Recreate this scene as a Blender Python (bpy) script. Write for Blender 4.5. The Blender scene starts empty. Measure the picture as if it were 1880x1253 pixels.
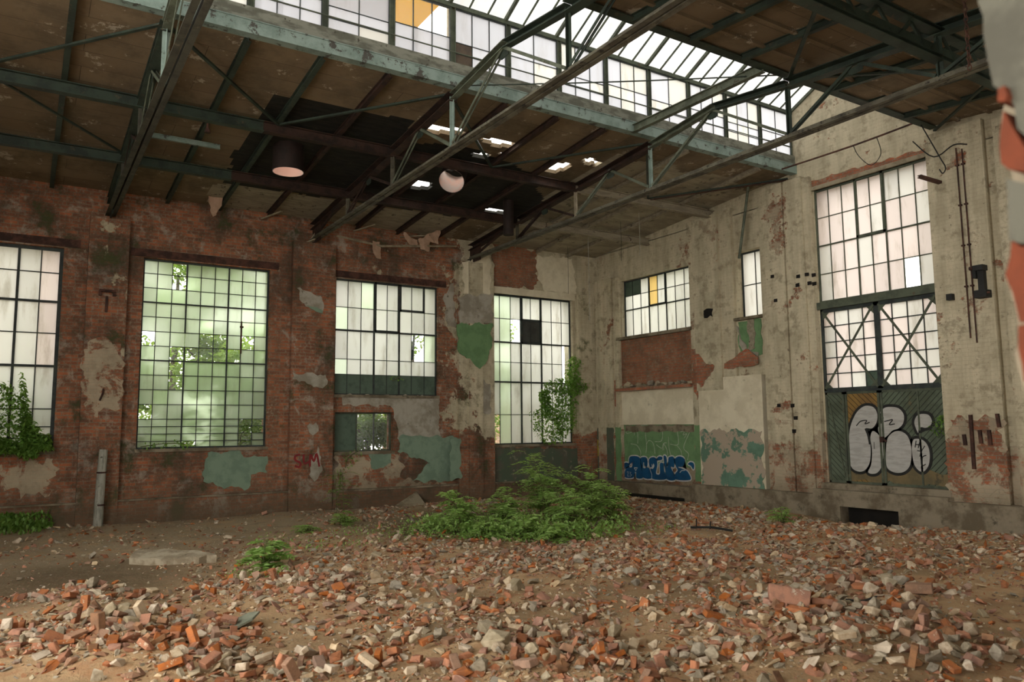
import bpy, bmesh, math, random
import numpy as np
from mathutils import Vector, Matrix, noise, Euler
random.seed(7); rng = np.random.default_rng(7)
S = bpy.context.scene
COL = S.collection
PI = math.pi
# ------------------------------------------------------------------ camera
F = 1418.75; PX, PYC = 940.0, 626.5
CP = Vector((19.2, -15.4, 2.0))
YAW, PIT, ROL = math.radians(57.55), math.radians(6.33), math.radians(-0.52)
fw = Vector((-math.sin(YAW)*math.cos(PIT), math.cos(YAW)*math.cos(PIT), math.sin(PIT)))
rt = fw.cross(Vector((0, 0, 1))).normalized(); up = rt.cross(fw)
R2 = rt*math.cos(ROL)+up*math.sin(ROL); U2 = -rt*math.sin(ROL)+up*math.cos(ROL)
cam = bpy.data.cameras.new('camera'); camo = bpy.data.objects.new('camera', cam); COL.objects.link(camo)
camo.matrix_world = Matrix(((R2.x, U2.x, -fw.x, CP.x), (R2.y, U2.y, -fw.y, CP.y), (R2.z, U2.z, -fw.z, CP.z), (0, 0, 0, 1)))
cam.sensor_width = 36; cam.lens = F*36/1880; cam.clip_end = 300
cam.dof.use_dof = True; cam.dof.focus_distance = 14.0; cam.dof.aperture_fstop = 2.6
S.camera = camo
def ray(x, y): return R2*(x-PX)+U2*(PYC-y)+fw*F
def onL(x, y, X=0.0):          # point of the photograph measured on the long brick wall -> (Y, Z)
    d = ray(x, y); p = CP+d*((X-CP.x)/d.x); return (p.y, p.z)
def onB(x, y, Y=0.0):          # ... on the end wall -> (X, Z)
    d = ray(x, y); p = CP+d*((Y-CP.y)/d.y); return (p.x, p.z)
def onG(x, y, Z=0.0):          # ... on the ground
    d = ray(x, y); p = CP+d*((Z-CP.z)/d.z); return (p.x, p.y)
def zdeck(X):                  # underside of the roof deck
    X = X if X < 9.35 else 18.7-X
    return 7.38+0.082*X
def onR(x, y):
    d = ray(x, y); s = 0.082
    t = (7.38+s*CP.x-CP.z)/(d.z-s*d.x); p = CP+d*t; return (p.x, p.y)
def topx(p):
    v = Vector(p)-CP; w = v.dot(fw); return (PX+F*v.dot(R2)/w, PYC-F*v.dot(U2)/w, w)
# ------------------------------------------------------------------ materials
def mat(name):
    m = bpy.data.materials.new(name); m.use_nodes = True
    nt = m.node_tree; b = nt.nodes['Principled BSDF']; b.inputs['Roughness'].default_value = .85
    b.inputs['Specular IOR Level'].default_value = .25
    return m, nt, b
class G:
    def __init__(s, nt): s.nt = nt; s.l = nt.links
    def n(s, t, **kw):
        o = s.nt.nodes.new(t)
        for k, v in kw.items():
            if hasattr(o, k): setattr(o, k, v)
            else: o.inputs[k.replace('_', ' ')].default_value = v
        return o
    def set(s, sock, v):
        if hasattr(v, 'is_output') or isinstance(v, bpy.types.NodeSocket): s.l.new(v, sock)
        else: sock.default_value = v
    def noise(s, vec, scale, detail=5, rough=.6, dist=0):
        o = s.n('ShaderNodeTexNoise'); s.set(o.inputs['Scale'], scale); o.inputs['Detail'].default_value = detail
        o.inputs['Roughness'].default_value = rough; o.inputs['Distortion'].default_value = dist
        if vec is not None: s.l.new(vec, o.inputs['Vector'])
        return o.outputs['Fac']
    def ramp(s, fac, a, b):
        o = s.n('ShaderNodeMapRange'); o.interpolation_type = 'SMOOTHSTEP'
        s.set(o.inputs[0], fac); s.set(o.inputs[1], a); s.set(o.inputs[2], b); return o.outputs[0]
    def mix(s, fac, a, b, mode='MIX'):
        o = s.n('ShaderNodeMix'); o.data_type = 'RGBA'; o.blend_type = mode
        s.set(o.inputs[0], fac)
        for k, v in ((6, a), (7, b)):
            if isinstance(v, tuple): v = (*v, 1) if len(v) == 3 else v
            s.set(o.inputs[k], v)
        return o.outputs[2]
    def m(s, op, a, b=0.0):
        o = s.n('ShaderNodeMath'); o.operation = op; s.set(o.inputs[0], a); s.set(o.inputs[1], b); return o.outputs[0]
    def bump(s, h, strength=.4, dist=.02):
        o = s.n('ShaderNodeBump'); o.inputs['Strength'].default_value = strength; o.inputs['Distance'].default_value = dist
        s.l.new(h, o.inputs['Height']); return o.outputs[0]
    def vec(s, vec, sc):
        o = s.n('ShaderNodeMapping'); o.inputs['Scale'].default_value = sc; s.l.new(vec, o.inputs[0]); return o.outputs[0]
    def pos(s): return s.n('ShaderNodeNewGeometry').outputs['Position']
def wallmat(name, left, plaster=0.3, zb=1.2, pcol=((.54,.475,.335),(.38,.33,.225)), brick=((.36,.13,.065),(.19,.085,.05)), wash=.5, soot=.5, moss=.3, ycorner=None, wthr=(.53, .64), wcol=(.36, .31, .25)):
    m, nt, b = mat(name); g = G(nt); P = g.pos()
    sp = g.n('ShaderNodeSeparateXYZ'); g.l.new(P, sp.inputs[0])
    X, Y, Z = sp.outputs
    u = g.m('ADD', X, Y) if left else g.m('SUBTRACT', X, Y)
    cb = g.n('ShaderNodeCombineXYZ'); g.l.new(u, cb.inputs[0]); g.l.new(Z, cb.inputs[1])
    wob = g.n('ShaderNodeVectorMath'); wob.operation = 'ADD'; g.l.new(cb.outputs[0], wob.inputs[0])
    ns = g.n('ShaderNodeTexNoise'); ns.inputs['Scale'].default_value = 1.3; g.l.new(P, ns.inputs['Vector'])
    sc = g.n('ShaderNodeVectorMath'); sc.operation = 'SCALE'; sc.inputs[3].default_value = .03; g.l.new(ns.outputs['Color'], sc.inputs[0])
    g.l.new(sc.outputs[0], wob.inputs[1]); V = wob.outputs[0]
    bt = g.n('ShaderNodeTexBrick'); g.l.new(V, bt.inputs['Vector'])
    for k, v in (('Scale', 1), ('Mortar Size', .009), ('Mortar Smooth', .3), ('Bias', -.1), ('Brick Width', .25), ('Row Height', .078)): bt.inputs[k].default_value = v
    bt.inputs['Color1'].default_value = (*brick[0], 1); bt.inputs['Color2'].default_value = (*brick[1], 1); bt.inputs['Mortar'].default_value = (.22, .175, .12, 1)
    n1 = g.noise(P, .9, 8, .68); n2 = g.noise(P, 3.5, 8, .7); n3 = g.noise(P, 14, 4, .6)
    c = g.mix(g.m('MULTIPLY', g.ramp(n2, .42, .66), .8), bt.outputs['Color'], (.15, .085, .05))
    c = g.mix(g.m('MULTIPLY', g.ramp(n3, .52, .64), .45), c, (.34, .27, .19))
    c = g.mix(g.m('MULTIPLY', g.ramp(g.noise(P, 1.7, 9, .72, .4), *wthr), wash), c, wcol)
    c = g.mix(g.m('MULTIPLY', g.ramp(g.noise(P, .55, 9, .75), .44, .62), soot), c, (.055, .04, .026))
    # plaster that is left on the bricks, more of it above the spalled foot of the wall
    pz = g.n('ShaderNodeMapRange'); g.l.new(Z, pz.inputs[0]); pz.inputs[1].default_value = zb-.35; pz.inputs[2].default_value = zb+.55
    pz.inputs[3].default_value = plaster-.28; pz.inputs[4].default_value = plaster
    k = pz.outputs[0]
    if ycorner is not None:
        py = g.n('ShaderNodeMapRange'); g.l.new(Y, py.inputs[0]); py.inputs[1].default_value = ycorner-1; py.inputs[2].default_value = ycorner+.6
        py.inputs[3].default_value = 0; py.inputs[4].default_value = .24; k = g.m('ADD', k, py.outputs[0])
    pn = g.m('ADD', g.m('MULTIPLY', n1, .75), g.m('MULTIPLY', n2, .25))
    pm = g.ramp(g.m('ADD', pn, k), .985, 1.015)
    st = g.m('ADD', g.m('MULTIPLY', g.noise(g.vec(P, (4, 4, .3)), 1.1, 6, .65), .45), g.m('MULTIPLY', g.noise(P, .9, 8, .7), .55))
    pc = g.mix(g.ramp(st, .40, .62), pcol[0], pcol[1])
    pc = g.mix(g.m('MULTIPLY', g.ramp(n2, .50, .66), .7), pc, (.22, .185, .12))
    pc = g.mix(g.m('MULTIPLY', g.ramp(g.noise(P, 9, 6, .7), .62, .70), .8), pc, (.085, .07, .05))
    pc = g.mix(g.m('MULTIPLY', bt.outputs['Fac'], .10), pc, (.2,.165,.11))
    c = g.mix(pm, c, pc)
    gm = g.m('MULTIPLY', g.ramp(g.noise(P, 1.1, 9, .75), .54, .66), moss)
    c = g.mix(gm, c, (.045, .06, .018))
    damp = g.n('ShaderNodeMapRange'); g.l.new(g.m('ADD', Z, g.m('MULTIPLY', n1, .7)), damp.inputs[0]); damp.inputs[1].default_value = .45; damp.inputs[2].default_value = 1.25; damp.inputs[3].default_value = .75; damp.inputs[4].default_value = 0
    c = g.mix(damp.outputs[0], c, (.10, .075, .045))
    g.l.new(c, b.inputs['Base Color'])
    hb = g.m('MULTIPLY', g.m('SUBTRACT', 1.0, bt.outputs['Fac']), g.m('SUBTRACT', 1.0, g.m('MULTIPLY', pm, .86)))
    h = g.m('ADD', g.m('ADD', hb, g.m('MULTIPLY', pm, 1.3)), g.m('MULTIPLY', n3, .5))
    g.l.new(g.bump(h, .6, .02), b.inputs['Normal'])
    return m
def noisemat(name, cols, scale=2.0, thr=(.42, .6), rough=.85, bump=.3, spots=None, spotthr=(.6, .66), spotscale=6, rnd=0.0, obj=False, metal=0, stretch=None, bdist=.01):
    m, nt, b = mat(name); g = G(nt)
    P = g.n('ShaderNodeTexCoord').outputs['Object'] if obj else g.pos()
    Q = g.vec(P, stretch) if stretch else P
    n = g.noise(Q, scale, 7, .66)
    c = g.mix(g.ramp(n, *thr), cols[0], cols[1])
    if spots:
        c = g.mix(g.ramp(g.noise(P, spotscale, 7, .7), *spotthr), c, spots)
    if rnd:
        a = g.n('ShaderNodeObjectInfo').outputs['Random']; i = g.n('ShaderNodeNewGeometry').outputs['Random Per Island']
        s_ = g.m('FRACT', g.m('ADD', g.m('MULTIPLY', a, 7.31), g.m('MULTIPLY', i, 5.77)))
        hsv = g.n('ShaderNodeHueSaturation'); g.l.new(c, hsv.inputs['Color'])
        g.l.new(g.m('ADD', 1-rnd, g.m('MULTIPLY', s_, 2*rnd)), hsv.inputs['Value'])
        g.l.new(g.m('ADD', .75, g.m('MULTIPLY', g.m('FRACT', g.m('MULTIPLY', s_, 9.7)), .4)), hsv.inputs['Saturation'])
        c = hsv.outputs[0]
    g.l.new(c, b.inputs['Base Color']); b.inputs['Roughness'].default_value = rough; b.inputs['Metallic'].default_value = metal
    if bump: g.l.new(g.bump(g.noise(P, scale*5, 5, .6), bump, bdist), b.inputs['Normal'])
    return m
def leafmat(name, c1, c2):
    m, nt, b = mat(name); g = G(nt)
    r = g.n('ShaderNodeNewGeometry').outputs['Random Per Island']
    c = g.mix(r, c1, c2)
    d = g.n('ShaderNodeBsdfDiffuse'); t = g.n('ShaderNodeBsdfTranslucent'); gl = g.n('ShaderNodeBsdfGlossy'); gl.inputs['Roughness'].default_value = .5
    g.l.new(c, d.inputs[0]); g.l.new(g.mix(.5, c, (.35, .5, .05)), t.inputs[0])
    x = g.n('ShaderNodeMixShader'); x.inputs[0].default_value = .42; g.l.new(d.outputs[0], x.inputs[1]); g.l.new(t.outputs[0], x.inputs[2])
    y = g.n('ShaderNodeMixShader'); y.inputs[0].default_value = .04; g.l.new(x.outputs[0], y.inputs[1]); g.l.new(gl.outputs[0], y.inputs[2])
    g.l.new(y.outputs[0], nt.nodes['Material Output'].inputs[0]); return m
def glassmat(name, tcol, clear=.3, dirt=(.22, .19, .13), damt=.5, blur=True):
    m, nt, b = mat(name); g = G(nt); P = g.pos()
    n = g.noise(g.vec(P, (3, 3, .6)), 1.5, 7, .7)
    r = g.n('ShaderNodeNewGeometry').outputs['Random Per Island']
    base = g.mix(g.m('MULTIPLY', r, .35), tcol, tuple(v*.72 for v in tcol))
    c = g.mix(g.m('MULTIPLY', g.ramp(n, .5, .75), damt), base, dirt)
    tl = g.n('ShaderNodeBsdfTranslucent'); g.l.new(c, tl.inputs[0])
    tr = g.n('ShaderNodeBsdfTransparent'); g.l.new(g.mix(.6, c, (1, 1, 1)), tr.inputs[0])
    gl = g.n('ShaderNodeBsdfGlossy'); gl.inputs['Roughness'].default_value = .35; gl.inputs[0].default_value = (.8, .8, .8, 1)
    if blur:
        rf = g.n('ShaderNodeBsdfRefraction'); rf.inputs['Roughness'].default_value = .28; rf.inputs['IOR'].default_value = 1.3; g.l.new(g.mix(.3, c, (1, 1, 1)), rf.inputs[0])
        x0 = g.n('ShaderNodeMixShader'); x0.inputs[0].default_value = .25; g.l.new(rf.outputs[0], x0.inputs[1]); g.l.new(tr.outputs[0], x0.inputs[2]); tr = x0
    x = g.n('ShaderNodeMixShader'); x.inputs[0].default_value = clear; g.l.new(tl.outputs[0], x.inputs[1]); g.l.new(tr.outputs[0], x.inputs[2])
    y = g.n('ShaderNodeMixShader'); y.inputs[0].default_value = .05; g.l.new(x.outputs[0], y.inputs[1]); g.l.new(gl.outputs[0], y.inputs[2])
    g.l.new(y.outputs[0], nt.nodes['Material Output'].inputs[0]); return m
MT = {}
MT['wall_left'] = wallmat('brick_long_wall', True, plaster=.40, zb=1.6, brick=((.37,.125,.055),(.15,.066,.04)), wash=.8, soot=.8, moss=.8, ycorner=-4.9)
MT['wall_back'] = wallmat('plastered_end_wall', False, plaster=.58, zb=1.35, brick=((.33,.125,.062),(.22,.09,.052)), wash=.85, wthr=(.45,.54), wcol=(.43,.365,.255), soot=.3, moss=.12)
MT['infill'] = wallmat('infill_brick', False, plaster=.1, zb=1.0, brick=((.34,.125,.06),(.24,.08,.04)), wash=.15, soot=.35, moss=.1)
MT['concrete'] = noisemat('stained_concrete', ((.24,.20,.14),(.12,.095,.06)), 1.6, spots=(.055,.05,.03), spotscale=3, spotthr=(.56,.7), bump=.5, bdist=.02)
MT['whitebrick'] = wallmat('whitewashed_brick', False, plaster=-.2, brick=((.36,.12,.055),(.24,.09,.05)), wash=.85, wthr=(.47,.53), wcol=(.43,.365,.255), soot=.35, moss=.05)
MT['cream'] = noisemat('cream_plaster', ((.66,.595,.44),(.55,.485,.345)), 1.3, spots=(.23,.2,.13), spotscale=3.5, spotthr=(.6,.75), bump=.25)
MT['greyplaster'] = noisemat('grey_plaster', ((.36,.33,.27),(.24,.215,.165)), 2.2, spots=(.13,.11,.08), spotscale=5, spotthr=(.6,.7), bump=.35)
MT['dado'] = noisemat('dark_green_dado', ((.075,.10,.065),(.10,.095,.07)), 2.5, spots=(.22,.19,.14), spotscale=3, spotthr=(.58,.64), bump=.25)
MT['green'] = noisemat('green_wall_paint', ((.145,.25,.115),(.11,.20,.09)), 2.5, spots=(.18,.16,.10), spotscale=4, spotthr=(.66,.7), bump=.2)
MT['sea'] = noisemat('sea_green_wall_paint', ((.19,.265,.19),(.145,.21,.15)), 2.5, spots=(.2,.18,.13), spotscale=4, spotthr=(.66,.7), bump=.2)
MT['peelgreen'] = noisemat('peeling_sea_green_paint', ((.125,.22,.155),(.10,.18,.125)), 2.5, spots=(.37,.30,.225), spotscale=1.7, spotthr=(.48,.52), bump=.3)
MT['bare'] = wallmat('bare_red_brick', False, plaster=-.2, brick=((.42,.13,.06),(.27,.085,.045)), wash=.2, soot=.3, moss=.05)
MT['steel'] = noisemat('dark_green_steel', ((.035,.05,.036),(.022,.03,.023)), 3, spots=(.075,.06,.038), spotscale=7, spotthr=(.58,.68), rough=.6)
MT['steelgrey'] = noisemat('grey_green_steel', ((.12,.135,.095),(.07,.08,.055)), 3, spots=(.05,.04,.025), spotscale=9, spotthr=(.57,.64), rough=.65)
MT['chord'] = noisemat('dirty_brown_grey_steel', ((.13,.12,.085),(.07,.062,.045)), 3, spots=(.03,.026,.02), spotscale=7, spotthr=(.56,.64), rough=.75)
MT['rustdark'] = noisemat('sooty_rusty_steel', ((.045,.024,.017),(.022,.014,.011)), 4, rough=.8)
MT['chordshaded'] = noisemat('shaded_dirty_steel', ((.062,.06,.043),(.038,.035,.026)), 3, spots=(.11,.10,.07), spotscale=7, spotthr=(.6,.66), rough=.75)  # darker copy of the chord steel: the near truss's shade is put into the colour
MT['jambred'] = noisemat('broken_red_brick_face', ((.15,.035,.014),(.11,.028,.012)), 5, spots=(.3,.22,.15), spotscale=9, spotthr=(.66,.72))
MT['jambgrey'] = noisemat('dull_grey_render', ((.10,.097,.075),(.07,.067,.052)), 6, spots=(.17,.16,.125), spotscale=7, spotthr=(.62,.68))
MT['bluesteel'] = noisemat('pale_blue_green_steel', ((.215,.275,.24),(.15,.20,.17)), 2.5, spots=(.06,.055,.045), spotscale=5, spotthr=(.56,.61), rough=.6)
MT['rust'] = noisemat('rusty_brown_steel', ((.085,.038,.025),(.035,.018,.014)), 4, rough=.8)
MT['frame'] = noisemat('window_frame_steel', ((.04,.05,.045),(.025,.03,.03)), 4, spots=(.10,.06,.035), spotscale=6, spotthr=(.6,.7), rough=.6)
MT['framegreen'] = noisemat('green_grey_frame', ((.09,.105,.07),(.06,.07,.05)), 4, spots=(.09,.06,.035), spotscale=6, spotthr=(.6,.7), rough=.65)
MT['ledge'] = noisemat('weathered_sill_board', ((.19,.19,.15),(.10,.10,.075)), 2.5, spots=(.06,.055,.04), spotscale=5, rough=.8, stretch=(3,1,3))
MT['soot'] = noisemat('sooty_boards', ((.02,.019,.014),(.011,.011,.009)), 3, spots=(.045,.042,.03), spotscale=4, spotthr=(.63,.68), stretch=(4,1,4))
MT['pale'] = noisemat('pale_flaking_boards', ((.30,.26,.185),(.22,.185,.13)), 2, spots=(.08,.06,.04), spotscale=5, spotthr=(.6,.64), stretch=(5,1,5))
MT['wood'] = noisemat('weathered_wood', ((.30,.255,.175),(.19,.155,.10)), 3, rough=.85)
MT['yellow'] = leafmat('yellow_sheet', (.85,.45,.02), (.9,.5,.03))
MT['black'] = noisemat('black_paint', ((.014,.014,.013),(.02,.02,.018)), 6, rough=.6, bump=0)
MT['silver'] = noisemat('silver_spray_paint', ((.42,.41,.38),(.34,.33,.30)), 3, rough=.5, bump=0, stretch=(1,1,5))
MT['blue'] = noisemat('blue_spray_paint', ((.008,.075,.17),(.008,.055,.13)), 3, rough=.55, bump=0)
MT['white'] = noisemat('white_spray_paint', ((.52,.53,.52),(.42,.43,.41)), 5, rough=.6, bump=0)
MT['ghost'] = noisemat('pale_grey_spray_line', ((.40,.43,.34),(.30,.34,.25)), 6, rough=.7, bump=0)
MT['red'] = noisemat('red_spray_paint', ((.22,.022,.022),(.15,.02,.02)), 5, rough=.6, bump=0)
MT['yellowpaint'] = noisemat('yellow_paint_splash', ((.33,.27,.035),(.25,.2,.04)), 5, rough=.7, bump=0)
MT['doorgreen'] = noisemat('faded_green_door_boards', ((.10,.125,.085),(.07,.085,.055)), 1.6, spots=(.115,.10,.05), spotscale=2.2, spotthr=(.58,.7), rough=.7, bump=.25)
MT['doorochre'] = noisemat('ochre_door_boards', ((.24,.145,.04),(.17,.10,.035)), 1.6, spots=(.12,.10,.055), spotscale=2.2, spotthr=(.58,.7), rough=.7, bump=.25)
MT['dooroliv'] = noisemat('olive_door_boards', ((.17,.125,.06),(.115,.095,.05)), 1.6, spots=(.08,.07,.04), spotscale=2.2, rough=.75, bump=.25)
MT['dark'] = noisemat('dark_void', ((.012,.010,.008),(.008,.007,.006)), 3, bump=0)
MT['pinkduct'] = noisemat('pinkish_duct_lining', ((.62,.42,.35),(.55,.50,.46)), 1.2, bump=0)
MT['duct'] = noisemat('dark_brown_duct', ((.026,.016,.013),(.018,.012,.010)), 5, rough=.7)
MT['fabric'] = noisemat('pinkish_brown_sheet', ((.45,.30,.21),(.36,.235,.16)), 4)
MT['scrap'] = noisemat('pale_scrap', ((.42,.42,.36),(.3,.3,.25)), 9)
MT['plate'] = noisemat('grey_green_plate', ((.20,.21,.155),(.14,.15,.11)), 6, spots=(.08,.07,.05), rough=.7, obj=True)
MT['slab'] = noisemat('pale_stone_slab', ((.40,.345,.25),(.27,.22,.15)), 5, spots=(.1,.08,.05), spotthr=(.62,.68), obj=True)
MT['post'] = noisemat('weathered_white_post', ((.33,.32,.27),(.2,.2,.165)), 4, spots=(.08,.075,.055), spotscale=8, stretch=(3,3,.6))
# rubble: the same four kinds for single pieces and for the loose gravel
MT['r_red'] = noisemat('red_brick_piece', ((.37,.145,.065),(.27,.115,.06)), 9, spots=(.44,.35,.24), spotscale=5, spotthr=(.60,.64), rnd=.3, obj=True, bump=.5)
MT['r_dark'] = noisemat('brown_brick_piece', ((.30,.165,.095),(.22,.125,.075)), 9, spots=(.40,.31,.2), spotscale=5, spotthr=(.6,.72), rnd=.3, obj=True, bump=.5)
MT['r_pale'] = noisemat('mortar_crusted_piece', ((.50,.40,.275),(.38,.28,.175)), 9, spots=(.38,.19,.10), spotscale=4, spotthr=(.62,.68), rnd=.25, obj=True, bump=.5)
MT['r_grey'] = noisemat('grey_concrete_piece', ((.34,.285,.20),(.255,.21,.14)), 9, spots=(.20,.155,.10), spotscale=7, rnd=.28, obj=True, bump=.5)
MT['leaf'] = leafmat('sapling_leaf', (.24,.42,.09), (.42,.58,.20))
MT['herb'] = leafmat('herb_leaf', (.19,.36,.07), (.34,.50,.15))
MT['ivy'] = leafmat('ivy_leaf', (.09,.22,.03), (.22,.40,.08))
MT['tree'] = leafmat('tree_leaf', (.22,.42,.06), (.42,.60,.12))
MT['treedark'] = leafmat('dark_tree_leaf', (.03,.09,.012), (.09,.2,.03))
MT['stem'] = noisemat('plant_stem', ((.13,.14,.05),(.09,.085,.04)), 8, bump=0)
MT['bark'] = noisemat('bark', ((.11,.085,.06),(.06,.05,.035)), 5)
MT['g_white'] = glassmat('frosted_white_glass', (.60,.60,.575), .22)
MT['g_green'] = glassmat('frosted_greenish_glass', (.62,.68,.575), .38, damt=.3)
MT['g_clearer'] = glassmat('dusty_greenish_glass', (.60,.70,.52), .52, damt=.25)
MT['g_pink'] = glassmat('frosted_pinkish_glass', (.62,.58,.56), .25)
MT['g_yellow'] = glassmat('frosted_yellow_glass', (.62,.50,.25), .2, damt=.2)
MT['g_roof'] = glassmat('dirty_roof_glass', (.19,.195,.20), .06, damt=.5, blur=False)
MT['g_sky'] = glassmat('pale_lantern_glass', (.50,.51,.54), .20, damt=.2, blur=False)
MT['g_clear'] = glassmat('clear_glass', (.97,.98,.97), .97, damt=0, blur=False)
MT['p_green'] = noisemat('green_painted_pane', ((.085,.125,.09),(.06,.09,.065)), 3, rough=.5)
MT['p_grey'] = noisemat('grey_board_pane', ((.055,.058,.05),(.04,.04,.035)), 3, rough=.6)
MT['p_brown'] = noisemat('brown_board_pane', ((.11,.08,.055),(.08,.06,.045)), 3, rough=.7)
MT['outbrick'] = wallmat('outdoor_pink_brick', False, plaster=.1, zb=-3, brick=((.55,.3,.2),(.62,.46,.34)), wash=.3, soot=.05, moss=0)
MT['outground'] = noisemat('outdoor_ground', ((.16,.17,.08),(.22,.2,.13)), 1)
def deckmat(name):
    m, nt, b = mat(name); g = G(nt); P = g.pos()
    bt = g.n('ShaderNodeTexBrick')
    sp = g.n('ShaderNodeSeparateXYZ'); g.l.new(P, sp.inputs[0]); cb = g.n('ShaderNodeCombineXYZ'); g.l.new(sp.outputs[1], cb.inputs[0]); g.l.new(sp.outputs[0], cb.inputs[1])
    g.l.new(cb.outputs[0], bt.inputs['Vector'])
    for k, v in (('Scale', 1), ('Mortar Size', .006), ('Brick Width', 3.3), ('Row Height', .5), ('Mortar Smooth', .5)): bt.inputs[k].default_value = v
    bt.inputs['Color1'].default_value = (.20,.145,.085,1); bt.inputs['Color2'].default_value = (.165,.118,.07,1); bt.inputs['Mortar'].default_value = (.05,.036,.024,1)
    c = g.mix(g.ramp(g.noise(P, 1.1, 8, .7), .42, .68), bt.outputs['Color'], (.11,.083,.05))
    c = g.mix(g.m('MULTIPLY', g.ramp(g.noise(g.vec(P, (5, .8, 5)), 2.2, 6, .7), .52, .7), .4), c, (.19,.15,.10))
    c = g.mix(g.m('MULTIPLY', g.ramp(g.noise(P, 2.3, 9, .75), .59, .625), .85), c, (.38,.33,.25))
    g.l.new(c, b.inputs['Base Color']); g.l.new(g.bump(bt.outputs['Fac'], .3, -.01), b.inputs['Normal']); return m
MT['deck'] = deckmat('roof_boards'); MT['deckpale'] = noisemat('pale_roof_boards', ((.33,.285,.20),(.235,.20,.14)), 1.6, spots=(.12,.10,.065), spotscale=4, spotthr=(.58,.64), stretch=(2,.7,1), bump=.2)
def floormat():
    m, nt, b = mat('rubble_floor'); g = G(nt); P = g.pos()
    sp = g.n('ShaderNodeSeparateXYZ'); g.l.new(P, sp.inputs[0])
    big = g.noise(P, .45, 6, .6); md = g.noise(P, 2.2, 8, .7); fi = g.noise(P, 22, 5, .7)
    c = g.mix(g.ramp(big, .42, .6), (.50,.335,.18), (.31,.21,.11))
    c = g.mix(g.m('MULTIPLY', g.ramp(md, .5, .66), .55), c, (.42,.19,.085))
    dk = g.n('ShaderNodeVectorMath'); dk.operation = 'DISTANCE'; g.l.new(P, dk.inputs[0]); dk.inputs[1].default_value = (*onG(120, 1062), 0)
    dm = g.n('ShaderNodeMapRange'); g.l.new(g.m('ADD', dk.outputs['Value'], g.m('MULTIPLY', md, 2.2)), dm.inputs[0]); dm.inputs[1].default_value = 1.6; dm.inputs[2].default_value = 3.4; dm.inputs[3].default_value = .85; dm.inputs[4].default_value = 0
    # grey dust towards the long wall
    gx = g.n('ShaderNodeMapRange'); g.l.new(g.m('ADD', sp.outputs[0], g.m('MULTIPLY', g.m('ADD', sp.outputs[1], 12), .55)), gx.inputs[0])
    gx.inputs[1].default_value = 3.5; gx.inputs[2].default_value = 8.5; gx.inputs[3].default_value = 1; gx.inputs[4].default_value = 0
    c = g.mix(g.m('MULTIPLY', g.m('MULTIPLY', gx.outputs[0], g.ramp(md, .3, .55)), .85), c, (.33,.27,.18))
    c = g.mix(dm.outputs[0], c, (.11,.078,.04))
    c = g.mix(g.m('MULTIPLY', g.ramp(fi, .5, .72), .45), c, (.40,.31,.215))
    c = g.mix(g.m('MULTIPLY', g.ramp(g.noise(P, 35, 3, .6), .58, .66), .35), c, (.36,.12,.055))
    c = g.mix(g.m('MULTIPLY', g.ramp(g.noise(P, .8, 7, .7), .57, .68), .6), c, (.12,.085,.042))
    # mossy green in the damp corner
    gd = g.n('ShaderNodeVectorMath'); gd.operation = 'DISTANCE'; g.l.new(P, gd.inputs[0]); gd.inputs[1].default_value = (4.6, -6.6, 0)
    mm = g.n('ShaderNodeMapRange'); g.l.new(g.m('ADD', gd.outputs['Value'], g.m('MULTIPLY', md, 3)), mm.inputs[0]); mm.inputs[1].default_value = 3.2; mm.inputs[2].default_value = 5.4; mm.inputs[3].default_value = .8; mm.inputs[4].default_value = 0
    c = g.mix(mm.outputs[0], c, (.075,.075,.028))
    g.l.new(c, b.inputs['Base Color'])
    g.l.new(g.bump(g.m('ADD', g.noise(P, 9, 8, .75), g.m('MULTIPLY', fi, .5)), .8, .05), b.inputs['Normal']); return m
MT['floor'] = floormat()
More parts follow.
